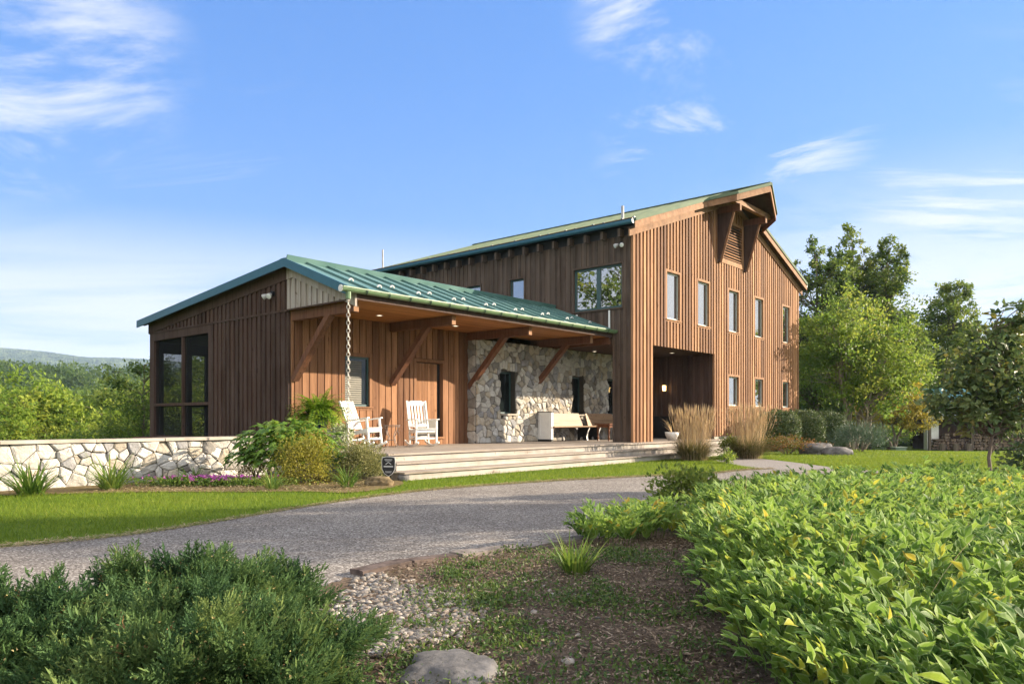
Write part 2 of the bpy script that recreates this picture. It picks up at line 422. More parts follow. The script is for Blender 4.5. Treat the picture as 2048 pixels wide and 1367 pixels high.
def window(Q, s0, s1, z0, z1, mull=(), trim=.085, trimmat='siding_sun', glass='glass', fr=.05, recess=.07, sill=True, frame='winframe', tr_d=.034, gl_tone=.5):
    mb = MB()                                    # frame = the part; pane and trim its sub-parts
    xs = [s0] + sorted(mull) + [s1]
    qbox(mb, Q, s0, s0+fr, -recess-.03, -recess+.03, z0, z1, z0, z1)
    qbox(mb, Q, s1-fr, s1, -recess-.03, -recess+.03, z0, z1, z0, z1)
    qbox(mb, Q, s0+fr, s1-fr, -recess-.03, -recess+.028, z0, z0+fr*1.2, z0, z0+fr*1.2)
    qbox(mb, Q, s0+fr, s1-fr, -recess-.03, -recess+.028, z1-fr, z1, z1-fr, z1)
    for m in mull:
        qbox(mb, Q, m-.07, m+.07, -recess-.03, -recess+.027, z0+fr*1.2, z1-fr, z0+fr*1.2, z1-fr)
    f = mb.build('window', MAT[frame], house)
    g = MB(); qbox(g, Q, s0+fr*.5, s1-fr*.5, -recess-.02, -recess, z0+fr*.6, z1-fr*.5, z0+fr*.6, z1-fr*.5)
    g.build('pane', MAT[glass], f)
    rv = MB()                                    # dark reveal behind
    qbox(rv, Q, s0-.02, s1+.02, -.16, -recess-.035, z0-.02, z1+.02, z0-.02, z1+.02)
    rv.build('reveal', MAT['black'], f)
    if trim:
        tb = MB()
        qbox(tb, Q, s0-trim, s0, -.12, tr_d, z0-trim, z1+trim, z0-trim, z1+trim, .45)
        qbox(tb, Q, s1, s1+trim, -.12, tr_d, z0-trim, z1+trim, z0-trim, z1+trim, .6)
        qbox(tb, Q, s0, s1, -.12, tr_d+.002, z1, z1+trim, z1, z1+trim, .5)
        qbox(tb, Q, s0, s1, -.12, tr_d+.002, z0-trim, z0, z0-trim, z0, .55)
        if sill: qbox(tb, Q, s0-trim, s1+trim, tr_d+.004, tr_d+.03, z0-.03, z0, z0-.03, z0, .7)
        tb.build('window_trim', MAT[trimmat], f)
    return f

# ---- gable wall
WT, WB = 4.653+EYE, 3.042+EYE; LT, LB = 1.612+EYE, .422+EYE
TR = .075
wa = [(1.894, 2.86), (3.94, 4.90), (6.276, 7.24), (8.53, 9.45), (11.25, 12.14)]
ops = [(a0+.0, a1-.0, WB, WT) for a0, a1 in wa]
la = [(6.276, 7.24), (8.53, 9.45), (11.25, 12.14)]
ops += [(a0, a1, LB, LT) for a0, a1 in la]
OPN = (1.103, 5.229, -1, 2.243+EYE)
LV = (5.62, 7.55, 5.45+EYE, 7.0+EYE)
mb = MB()
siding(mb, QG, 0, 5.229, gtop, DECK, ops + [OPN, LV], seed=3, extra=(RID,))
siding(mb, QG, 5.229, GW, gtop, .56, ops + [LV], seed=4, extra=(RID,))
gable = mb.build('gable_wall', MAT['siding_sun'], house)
mb = MB(); qbox(mb, QG, 5.3, GW, -.05, -.012, 0, .556, 0, .556); mb.build('foundation', MAT['capstone'], house)
for a0, a1 in wa: window(QG, a0+TR, a1-TR, WB+TR, WT-TR, trim=TR, frame='palesash', fr=.045)
for a0, a1 in la: window(QG, a0+TR, a1-TR, LB+TR, LT-TR, trim=TR, frame='palesash', fr=.045)
# right and rear walls of the barn
LEN = 12.3
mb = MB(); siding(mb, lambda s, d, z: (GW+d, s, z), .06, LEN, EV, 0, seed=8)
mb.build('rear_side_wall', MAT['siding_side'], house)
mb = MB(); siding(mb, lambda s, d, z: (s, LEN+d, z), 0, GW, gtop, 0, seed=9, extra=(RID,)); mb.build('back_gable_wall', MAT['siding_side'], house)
# ---- long side
pb = (.279, 2.129, 3.225+EYE, 4.63+EYE)
sw = [(4.01, 4.72), (5.93, 6.68), (7.87, 8.6)]
mb = MB()
so_ = [pb] + [(b0, b1, 3.225+EYE, 4.63+EYE) for b0, b1 in sw]
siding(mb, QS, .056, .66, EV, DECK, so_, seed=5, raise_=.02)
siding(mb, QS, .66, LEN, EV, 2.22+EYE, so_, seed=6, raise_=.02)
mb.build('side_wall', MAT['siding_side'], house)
window(QS, pb[0]+.06, pb[1]-.06, pb[2]+.06, pb[3]-.06, mull=(1.2,), trim=.06, trimmat='siding_side', fr=.06)
for b0, b1 in sw: window(QS, b0+.05, b1-.05, 3.225+EYE+.05, 4.63+EYE-.05, trim=.05, trimmat='siding_side', fr=.05)
# pillar core, breezeway walls and ceiling
mb = MB(); mb.box(.052, 1.10, .052, .13, DECK, 3.36, .5); mb.box(.052, .13, .131, .64, DECK, 3.36, .7)
mb.box(.0, .13, .64, .66, DECK, 3.34, .4); mb.build('pillar_core', MAT['siding_side'], house)
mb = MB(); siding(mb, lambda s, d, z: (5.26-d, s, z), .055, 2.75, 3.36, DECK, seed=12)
mb.build('breezeway_wall', MAT['siding_shaded'], house)  # dark siding copy carries the breezeway's shade in its colour
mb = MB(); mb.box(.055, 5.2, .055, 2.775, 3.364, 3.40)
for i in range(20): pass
mb.build('breezeway_ceiling', MAT['siding_shaded'], house)
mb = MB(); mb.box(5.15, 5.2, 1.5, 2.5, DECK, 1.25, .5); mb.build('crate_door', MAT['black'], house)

# ---- barn roof
def roofplane_pts(x0, z0, x1, z1, y0, y1, th): pass
EO, RO = .27, .27                    # eave and rake overhang
zr = 9.19; ze = zr - SL*(RID+EO)     # top of roof
hood = [(4.45, .27), (4.9, 1.0), (RID, 1.47)]      # (a, forward reach) of the hood over the louver
mb = MB()
def rz_(a): return zr - SL*abs(a-RID)
for sgn in (1, -1):
    A = [(-EO, .27), (4.3, .27), (4.9, 1.0), (RID, 1.47)]
    A = [(a if sgn > 0 else GW-a, o) for a, o in A]
    for (a0, o0), (a1, o1) in zip(A[:-1], A[1:]):
        V = []
        for dz in (0, -.05):
            V += [(a0, -o0, rz_(a0)+dz), (a1, -o1, rz_(a1)+dz), (a1, LEN+.3, rz_(a1)+dz), (a0, LEN+.3, rz_(a0)+dz)]
        mb.add(V, [(0,1,2,3),(7,6,5,4),(0,4,5,1),(2,6,7,3),(1,5,6,2),(3,7,4,0)])
    k = 0
    b = -.0
    while b < LEN:
        p = (-EO if sgn > 0 else GW+EO, b, ze+.02); q = (RID, b, zr+.02)
        mb.bar(p, q, .03, .05); b += .52
mb.bar((RID, -1.47, zr+.03), (RID, LEN+.3, zr+.03), .22, .03)
# pale rake edge metal
for sgn in (1, -1):
    A = [(-EO, .28), (4.3, .28), (4.9, 1.012), (RID, 1.482)]
    A = [(a if sgn > 0 else GW-a, o) for a, o in A]
    for (a0, o0), (a1, o1) in zip(A[:-1], A[1:]):
        mb.bar((a0, -o0, rz_(a0)-.005), (a1, -o1, rz_(a1)-.005), .03, .10)
barn_roof = mb.build('barn_roof', MAT['barnmetal'], house)
mb = MB()
mb.tube([(-EO-.07, -.24, ze-.06), (-EO-.07, LEN+.2, ze-.06)], .075, 10)
gt = mb.build('gutter', MAT['trimmetal'], house)
mb = MB(); mb.bar((-EO-.1, -.24, ze+.012), (-EO-.1, LEN+.2, ze+.012), .1, .012); mb.build('drip_edge', MAT['fascia'], gt)
mb = MB(); mb.tube([(GW+EO+.07, -.24, ze-.06), (GW+EO+.07, LEN+.2, ze-.06)], .075, 10); mb.build('gutter', MAT['trimmetal'], house)
# snow guards above the eave
sg = MB(); sg.box(-.035, .035, -.035, .035, 0, .055); g0 = sg.build('snow_guard', MAT['trimmetal'], barn_roof)
g0.location = (-EO+.35, .0, ze+.35*SL+.0)
for i in range(1, 23):
    g = g0.copy(); COL.objects.link(g); g.parent = barn_roof
    x = .35 if i % 2 == 0 else .55
    g.location = (-EO+x, .0+.52*i, ze+x*SL)
# soffit and rafters at the left eave
mb = MB(); mb.box(-.012, .04, .06, LEN, EV+.002, ze+.03, .3); mb.box(GW-.04, GW+.012, .06, LEN, EV+.002, ze+.03, .3); mb.build('eave_shade_board', MAT['screenpost'], house)  # near-black board stands for the shade in the pockets between rafters
mb = MB(); mb.box(-.26, -.03, -.2, LEN, ze-.10, ze-.055, .3); mb.build('soffit', MAT['screenpost'], house)  # blackened too, eave shade put into the colour
r0 = MB(); r0.box(-.25, -.022, -.04, .04, EV-.06, EV+.17, .4); ro = r0.build('rafter', MAT['siding_side'], house)
for i in range(1, 20):
    g = ro.copy(); COL.objects.link(g); g.parent = house; g.location = (0, .3+.6*i, 0)
ro.location = (0, .3, 0)
# rake boards
mb = MB()
def rake(mb, a0, a1, d0, d1, lo, hi, tone=.5):
    P = []
    for a, e in ((a0, 0), (a1, 0)):
        pass
    z0, z1 = rz_(a0), rz_(a1)
    mb.hexa([(a0,-d1,z0+lo),(a1,-d1,z1+lo),(a1,-d0,z1+lo),(a0,-d0,z0+lo),(a0,-d1,z0+hi),(a1,-d1,z1+hi),(a1,-d0,z1+hi),(a0,-d0,z0+hi)], tone)
for (a0, a1) in ((-.26, RID), (RID, GW+.26)):
    rake(mb, a0, a1, .03, .075, -.46, -.24, .4)
mb.build('frieze_board', MAT['fascia'], house)
mb = MB()
rake(mb, -EO, 4.3, .235, .265, -.26, -.055, .6); rake(mb, GW-4.3, GW+EO, .235, .265, -.26, -.055, .5)
for sgn in (1, -1):
    A = [(4.3, .25), (4.9, .98), (RID, 1.45)]
    A = [(a if sgn > 0 else GW-a, o) for a, o in A]
    for i, ((a0, o0), (a1, o1)) in enumerate(zip(A[:-1], A[1:])):
        mb.hexa([(a0,-o0,rz_(a0)-.27),(a1,-o1,rz_(a1)-.27),(a1,-o1+.04,rz_(a1)-.27),(a0,-o0+.04,rz_(a0)-.27),
                 (a0,-o0,rz_(a0)-.055),(a1,-o1,rz_(a1)-.055),(a1,-o1+.04,rz_(a1)-.055),(a0,-o0+.04,rz_(a0)-.055)], .55 if i else .3)  # hood's side pieces toned darker for the shade they lie in
mb.build('rake_fascia', MAT['fascia'], house)
mb = MB()                               # boarded underside of rake and hood
rake(mb, -EO, 4.3, .0, .235, -.235, -.2, .4); rake(mb, GW-4.3, GW+EO, 0, .235, -.235, -.2, .4)
for sgn in (1, -1):
    A = [(4.3, .22), (4.9, .95), (RID, 1.42)]
    A = [(a if sgn > 0 else GW-a, o) for a, o in A]
    for (a0, o0), (a1, o1) in zip(A[:-1], A[1:]):
        mb.hexa([(a0,-o0,rz_(a0)-.12),(a1,-o1,rz_(a1)-.12),(a1,-.01,rz_(a1)-.12),(a0,-.01,rz_(a0)-.12),
                 (a0,-o0,rz_(a0)-.08),(a1,-o1,rz_(a1)-.08),(a1,-.01,rz_(a1)-.08),(a0,-.01,rz_(a0)-.08)], .3)
mb.build('hood_soffit', MAT['siding_shaded'], house)
# hood beams, fins, purlin, louver
for a in (5.5, 7.66):
    mb = MB(); mb.box(a-.07, a+.07, -.84, -.028, 7.05+EYE, 7.27+EYE, .4); bm_ = mb.build('hood_beam', MAT['beam'], house)
    mb = MB(); mb.box(a-.06, a+.06, -.846, -.842, 7.06+EYE, 7.26+EYE, .6); mb.build('lit_beam_end', MAT['fascia'], bm_)  # lighter plate paints the sunlight on the beam's end
    mb = MB()
    w = .06
    P = [(a-w,-.03,5.39+EYE),(a+w,-.03,5.39+EYE),(a+w,-.05,5.39+EYE),(a-w,-.05,5.39+EYE)]
    mb.add([(a-w,-.03,5.39+EYE),(a+w,-.03,5.39+EYE),(a-w,-.09,5.39+EYE),(a+w,-.09,5.39+EYE),
            (a-w,-.03,7.045+EYE),(a+w,-.03,7.045+EYE),(a-w,-.56,7.045+EYE),(a+w,-.56,7.045+EYE)],
           [(0,2,3,1),(4,5,7,6),(0,1,5,4),(2,6,7,3),(0,4,6,2),(1,3,7,5)], .35)
    fin = mb.build('hood_brace', MAT['siding_shaded'], house)
    mb = MB(); mb.bar((a, -.10, 5.39+EYE), (a, -.57, 7.04+EYE), .13, .022, (1,0,0), .55); mb.build('brace_edge', MAT['fascia'], fin)
mb = MB(); mb.box(4.98, 8.15, -.80, -.64, 7.275+EYE, 7.45+EYE, .55); mb.build('purlin', MAT['fascia'], house)
mb = MB()
for (x0, x1, z0, z1) in ((5.58, 5.72, LV[2], LV[3]), (7.40, 7.54, LV[2], LV[3])): mb.box(x0, x1, -.05, .05, z0, z1, .5)
mb.box(5.72, 7.40, -.05, .05, LV[2], LV[2]+.16, .6); mb.box(5.72, 7.40, -.05, .05, LV[3]-.1, LV[3], .4)
lv = mb.build('louver', MAT['siding_sun'], house)
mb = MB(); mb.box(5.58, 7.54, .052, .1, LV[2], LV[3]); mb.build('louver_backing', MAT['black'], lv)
for i in range(13):
    z = LV[2]+.2+i*.097
    mb = MB(); mb.hexa([(5.72,-.045,z),(7.4,-.045,z),(7.4,.04,z+.055),(5.72,.04,z+.055),(5.72,-.045,z+.022),(7.4,-.045,z+.022),(7.4,.04,z+.077),(5.72,.04,z+.077)], rng.random())
    mb.build('slat', MAT['siding_sun'], lv)
# roof pipes
for (b, h) in ((.9, .42), (11.4, .75)):
    mb = MB(); x = .9 if b < 2 else .2; mb.tube([(x, b, rz_(x)-.02), (x, b, rz_(x)+h)], .035 if b > 2 else .045, 8); mb.build('vent_pipe', MAT['greypot'], house)

# ================================================================== porch wing
PRZ = 3.487+EYE; PRB = 2.87          # ridge
PEZ = PRZ - .384*(PRB-.63)           # front eave
def pz(b): return PRZ - (.384*(PRB-b) if b < PRB else .1*(b-PRB))
RA = -9.575                          # rake line
mb = MB()
for (b0, b1) in ((.63, PRB), (PRB, 10.25)):
    V = []
    for dz in (0, -.05):
        V += [(RA, b0, pz(b0)+dz), (-.03, b0, pz(b0)+dz), (-.03, b1, pz(b1)+dz), (RA, b1, pz(b1)+dz)]
    mb.add(V, [(0,1,2,3),(7,6,5,4),(0,4,5,1),(1,5,6,2),(2,6,7,3),(3,7,4,0)])
n = 17
for i in range(n):
    a = -9.05 + i*.555
    if a > -.1: break
    mb.bar((a, .66, pz(.66)+.022), (a, PRB-.06, pz(PRB-.06)+.022), .034, .05)
    mb.bar((a, PRB+.06, pz(PRB+.06)+.022), (a, 10.2, pz(10.2)+.022), .034, .05)
mb.bar((RA, PRB-.08, pz(PRB-.08)+.03), (-.03, PRB-.08, pz(PRB-.08)+.03), .03, .20, (0,-.36,1))
mb.bar((RA, PRB+.07, pz(PRB+.07)+.035), (-.03, PRB+.07, pz(PRB+.07)+.035), .2, .02, (0,0,1))
porch_roof = mb.build('porch_roof', MAT['roofmetal'], house)
mb = MB()
for (b0, b1) in ((.62, PRB), (PRB, 10.27)):
    mb.hexa([(RA-.012,b0,pz(b0)-.155),(RA+.02,b0,pz(b0)-.155),(RA+.02,b1,pz(b1)-.155),(RA-.012,b1,pz(b1)-.155),
             (RA-.012,b0,pz(b0)+.035),(RA+.02,b0,pz(b0)+.035),(RA+.02,b1,pz(b1)+.035),(RA-.012,b1,pz(b1)+.035)])
mb.build('rake_trim', MAT['trimmetal'], porch_roof)
sg = MB()
V = []; F = []
for k in range(9):
    an = math.pi*k/8
    for rr in (.062, .036): 
        for y in (-.012, .012): V.append((math.cos(an)*rr, y, math.sin(an)*rr*.95))
for k in range(8):
    i = k*4; F += [(i,i+4,i+5,i+1),(i+2,i+3,i+7,i+6),(i,i+2,i+6,i+4),(i+1,i+5,i+7,i+3)]
sg.add(V, F, .5)
g0 = sg.build('snow_guard', MAT['offwhite'], porch_roof)
for i in range(16):
    g = g0 if i == 0 else g0.copy()
    if i: COL.objects.link(g); g.parent = porch_roof
    b = .98 if i % 2 else 1.22
    g.location = (-9.05 + i*.555, b, pz(b)+.045)
    g.rotation_euler = (R(20), 0, 0)
MAT['bracket'] = m_plain('dark green bracket', (.02,.05,.035), .5)
# gutter with joints
gb, gz = .555, PEZ-.075
mb = MB(); pts = [(-9.8, gb, gz), (-.04, gb, gz-.0)]
V = []; F = []; N = 9
for x in (-9.8, -.04):
    for k in range(N+1):
        an = math.pi + math.pi*k/N
        V.append((x, gb+.085*math.cos(an), gz+.085*math.sin(an)+.05))
for k in range(N): F.append((k, k+1, N+2+k, N+1+k))
mb.add(V, F)
V2 = [(x, y*.92+gb*.08, z+.004) for x, y, z in V]; mb.add(V2, [f[::-1] for f in F])
mb.bar((-9.8, gb-.085, gz+.052), (-.04, gb-.085, gz+.052), .022, .022)
for x in (-9.8, -.04):
    mb.add([(x, gb+.085*math.cos(math.pi+math.pi*k/N), gz+.05+.085*math.sin(math.pi+math.pi*k/N)) for k in range(N+1)], [tuple(range(N+1))])
pg = mb.build('gutter', MAT['gutter'], house)
for i in range(16):
    x = -9.2 + i*.58
    mb = MB(); V = []; F = []
    for xx in (x-.02, x+.02):
        for k in range(N+1):
            an = math.pi+math.pi*k/N; V.append((xx+.03*(k/N-.5), gb+.097*math.cos(an), gz+.05+.097*math.sin(an)))
    for k in range(N): F.append((k, k+1, N+2+k, N+1+k))
    mb.add(V, F); mb.build('gutter_bracket', MAT['bracket'], pg)
mb = MB(); mb.tube([(-9.62, gb, gz-.03), (-9.62, gb, gz-.17)], .055, 10); mb.build('outlet', MAT['gutter'], pg)
mb = MB(); mb.tube([(-9.81, gb, gz+.02), (-9.80, gb, gz+.02)], .07, 12); mb.build('end_cap', MAT['offwhite'], pg)
mb = MB(); mb.box(-9.32, -.03, .66, .70, 3.535, PEZ-.06, .4); mb.build('fascia', MAT['siding_shaded'], house)
# ceiling with boards running along the porch
mb = MB(); y = .70; i = 0
while y < 3.1:
    mb.box(-9.30, -.03, y, min(y+.128, 3.1), 3.545, 3.57, rng.random()); y += .132
mb.build('porch_ceiling', MAT['ceiling'], house)
# wood wall of the porch
SB = -3.61
pw = (-7.87, -6.98, .62+EYE-.47, 1.55+EYE)
def aw(u, b):
    r = (u-1024)/FPX
    X0 = C0[0]-UY*b; Y0 = C0[1]+UX*b
    return (r*Y0 - X0)/(UX - UY*r)
pw = (aw(688, 3.1), aw(737.5, 3.1), EYE + .155*1.0 + .0, EYE+1.62)
pw = (pw[0], pw[1], .60+EYE-.28, 1.52+EYE)
dr = (aw(831, 3.1), aw(884, 3.1), .74, 2.63)
mb = MB()
siding(mb, QP, PA+.06, SB-.02, 3.54, DECK-.01, [(pw[0]-.09, pw[1]+.09, pw[2]-.09, pw[3]+.09), (dr[0]-.09, dr[1]+.09, DECK-.1, dr[3]+.1)], period=.2, bat=.175, raise_=.03, seed=21, phase=.02)
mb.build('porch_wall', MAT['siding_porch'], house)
f = window(QP, pw[0], pw[1], pw[2], pw[3], trim=.09, trimmat='siding_porch', glass='glassdark', fr=.045, recess=.04, tr_d=.04, frame='winframe')
mb = MB()
z = pw[2]+.07
while z < pw[3]-.1:
    mb.hexa([(pw[0]+.06,3.1+.034,z),(pw[1]-.2,3.1+.034,z),(pw[1]-.2,3.1+.038,z+.034),(pw[0]+.06,3.1+.038,z+.034),
             (pw[0]+.06,3.1+.028,z+.001),(pw[1]-.2,3.1+.028,z+.001),(pw[1]-.2,3.1+.032,z+.035),(pw[0]+.06,3.1+.032,z+.035)], rng.random()); z += .052
BL = m_plain('blind slats', (.15,.138,.10), .5); 
mb.build('blind', BL, f)
# door
mb = MB(); x = dr[0]+.02; i = 0
wd = (dr[1]-dr[0]-.16)/7
for i in range(7):
    mb.box(x+i*wd+.003, x+(i+1)*wd-.003, 3.15, 3.19, 1.12 if True else .7, dr[3]-.02, rng.random())
door = mb.build('door', MAT['door'], house)
mb = MB(); mb.box(x, x+7*wd, 3.155, 3.185, dr[2], 1.115); mb.build('lower_panel', m_plain('grey screen panel', (.13,.125,.11), .6), door)
mb = MB(); mb.box(dr[0], dr[1], 3.195, 3.23, DECK, dr[3]); mb.build('door_recess_shade', MAT['black'], door)  # black sheet; its bare right strip stands for the jamb's shadow
mb = MB()
qbox(mb, QP, dr[0]-.09, dr[0], -.13, .045, DECK, dr[3]+.09, DECK, dr[3]+.09, .5); qbox(mb, QP, dr[1], dr[1]+.09, -.13, .045, DECK, dr[3]+.09, DECK, dr[3]+.09, .7)
qbox(mb, QP, dr[0], dr[1], -.13, .047, dr[3], dr[3]+.09, dr[3], dr[3]+.09, .4); mb.build('door_frame', MAT['siding_porch'], door)
mb = MB(); mb.box(dr[0]-.05, dr[1]+.0, 2.98, 3.15, DECK+.16, DECK+.2, .6); mb.box(dr[0], dr[1]-.05, 3.02, 3.15, DECK+.002, DECK+.16, .4)
mb.build('threshold', MAT['door'], door)
mb = MB(); mb.tube([(dr[0]+.1, 3.149, 1.45), (dr[0]+.1, 3.09, 1.45), (dr[0]+.22, 3.09, 1.45)], .012, 6); mb.build('handle', MAT['iron'], door)
# beams and braces
for a in (-9.26, -6.46, -3.66, -.88):
    end = .86
    mb = MB(); mb.box(a, a+.135, end, 3.07, 3.325, 3.54, .45); bo = mb.build('porch_beam', MAT['beam'], house)
    mb = MB(); mb.box(a+.004, a+.131, end-.004, end-.001, 3.33, 3.535, .6); mb.build('lit_beam_end', MAT['fascia'], bo)  # sunlit end put into the colour by a paler plate
    mb = MB(); mb.bar((a+.067, 3.06, 2.02), (a+.067, 1.72, 3.36), .13, .15, (1,0,0), .55); mb.build('knee_brace', MAT['beam'], house)
mb = MB(); mb.box(-.16, -.03, .72, 3.05, 3.34, 3.53, .3); mb.build('wall_ledger', MAT['beam'], house)
mb = MB(); mb.box(-.05, -.022, .74, .79, 3.34, 4.35); mb.build('flashing_strip', MAT['white'], house)
mb = MB(); mb.box(-.05, -.022, 1.92, 1.97, 4.05, 4.32); mb.build('flashing_strip', MAT['white'], house)

# ---- end wall: bleached infill over the first beam, screens, siding
def ztop_e(b): return pz(b) - .35
mb = MB(); siding(mb, QE, .9, 3.1, ztop_e, 3.56, seed=31, period=.2, bat=.1); mb.build('gable_infill', MAT['siding_pale'], house)
mb = MB()
def rk(mb, b0, b1, d0, d1, lo, hi, tone):
    mb.hexa([QE(b0,d0,pz(b0)+lo),QE(b1,d0,pz(b1)+lo),QE(b1,d1,pz(b1)+lo),QE(b0,d1,pz(b0)+lo),QE(b0,d0,pz(b0)+hi),QE(b1,d0,pz(b1)+hi),QE(b1,d1,pz(b1)+hi),QE(b0,d1,pz(b0)+hi)], tone)
rk(mb, .66, PRB, .0, .05, -.36, -.06, .5); rk(mb, PRB, 3.1, .0, .05, -.36, -.06, .5); mb.build('frieze_board', MAT['siding_pale'], house)
mb = MB(); rk(mb, 3.1, 10.0, .0, .05, -.36, -.06, .5); rk(mb, PRB, 10.2, .05, .25, -.10, -.06, .3); rk(mb, .66, PRB, .05, .25, -.10, -.06, .3)
mb.build('end_frieze', MAT['siding_shaded'], house)
BZ = 2.42+EYE
mb = MB(); siding(mb, QE, 3.1, 9.95, ztop_e, BZ+.03, seed=32); mb.build('upper_end_wall', MAT['siding_shaded'], house)
mb = MB(); mb.box(PA-.045, PA-.0, 3.1, 9.98, BZ-.02, BZ+.03, .4); mb.box(PA-.06, PA, .9, 3.06, 3.535, 3.565, .4); mb.build('band', MAT['siding_shaded'], house)
mb = MB(); siding(mb, QE, 3.1, 6.5, BZ-.022, -.6, seed=33); mb.build('end_wall', MAT['siding_shaded'], house)
S0, S1, SM = 6.64, 9.69, 8.05
ST, SMZ, SBZ = 2.195+EYE, .455+EYE, -.422+EYE
mb = MB()
mb.box(PA-.03, PA+.1, 6.5, 6.64, .35, BZ-.025, .6); mb.box(PA-.03, PA+.1, 9.69, 9.95, .35, BZ-.025, .6)
mb.box(PA-.03, PA+.1, 6.64, 9.69, ST, BZ-.024, .5); mb.box(PA-.028, PA+.09, 6.64, 9.69, SMZ-.075, SMZ, .7); mb.box(PA-.028, PA+.09, 6.64, 9.69, SBZ-.05, SBZ, .7)
mb.box(PA-.026, PA+.08, SM-.028, SM+.028, SBZ, ST, .7)
sf = mb.build('screen_frame', MAT['siding_shaded'], house)
for (b0, b1) in ((S0, SM-.04), (SM+.04, S1)):
    for (z0, z1) in ((SBZ, SMZ-.075), (SMZ, ST)):
        mb = MB(); mb.box(PA+.03, PA+.033, b0, b1, z0, z1); mb.build('screen_panel', MAT['screen'], sf)
mb = MB(); mb.box(PA-.35, PA+.5, 6.52, 10.3, .55, SBZ-.052, .4); mb.box(PA-.02, XR if False else PA+.4, 6.52, 9.94, -.8, .548, .3); mb.build('sill_slab', MAT['beam'], house)
# screened room behind: floor, posts, far screens, inner wall, ceiling
mb = MB()
XR = -3.4
mb.box(PA+.05, XR, 6.3, 9.95, .4, .60, .4); mb.build('screen_room_floor', MAT['deck'], house)
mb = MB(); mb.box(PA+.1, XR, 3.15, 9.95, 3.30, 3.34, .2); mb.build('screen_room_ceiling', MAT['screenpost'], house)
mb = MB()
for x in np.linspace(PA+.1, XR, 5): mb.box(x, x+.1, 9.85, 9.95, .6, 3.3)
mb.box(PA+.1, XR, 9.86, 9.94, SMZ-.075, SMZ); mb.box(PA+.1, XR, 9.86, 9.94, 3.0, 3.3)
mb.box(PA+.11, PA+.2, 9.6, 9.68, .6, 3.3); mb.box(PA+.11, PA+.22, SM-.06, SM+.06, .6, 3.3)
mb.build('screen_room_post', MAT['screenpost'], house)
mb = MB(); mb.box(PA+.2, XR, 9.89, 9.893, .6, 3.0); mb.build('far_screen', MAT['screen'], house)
mb = MB(); siding(mb, lambda s, d, z: (s, 6.45+d, z), PA+.1, XR, 3.3, .35, seed=41); mb.build('inner_wall', MAT['siding_shaded'], house)
mb = MB(); siding(mb, lambda s, d, z: (XR-d, s, z), 6.5, 9.95, 3.6, .35, seed=42); mb.build('inner_end_wall', MAT['siding_shaded'], house)

# ---- stone wall with polygon stones
def clip(poly, nx, ny, c):
    out = []
    for i in range(len(poly)):
        p, q = poly[i], poly[(i+1) % len(poly)]
        dp = nx*p[0]+ny*p[1]-c; dq = nx*q[0]+ny*q[1]-c
        if dp <= 0: out.append(p)
        if dp*dq < 0:
            t_ = dp/(dp-dq); out.append((p[0]+t_*(q[0]-p[0]), p[1]+t_*(q[1]-p[1])))
    return out
def inset(poly, d):
    n = len(poly); area = sum(poly[i][0]*poly[(i+1)%n][1]-poly[(i+1)%n][0]*poly[i][1] for i in range(n))
    if area < 0: poly = poly[::-1]
    res = poly
    for i in range(n):
        p, q = poly[i], poly[(i+1) % n]
        ex, ey = q[0]-p[0], q[1]-p[1]; L = math.hypot(ex, ey)
        if L < 1e-6: continue
        nx, ny = ey/L, -ex/L
        res = clip(res, nx, ny, nx*p[0]+ny*p[1]-d)
        if len(res) < 3: return []
    return res
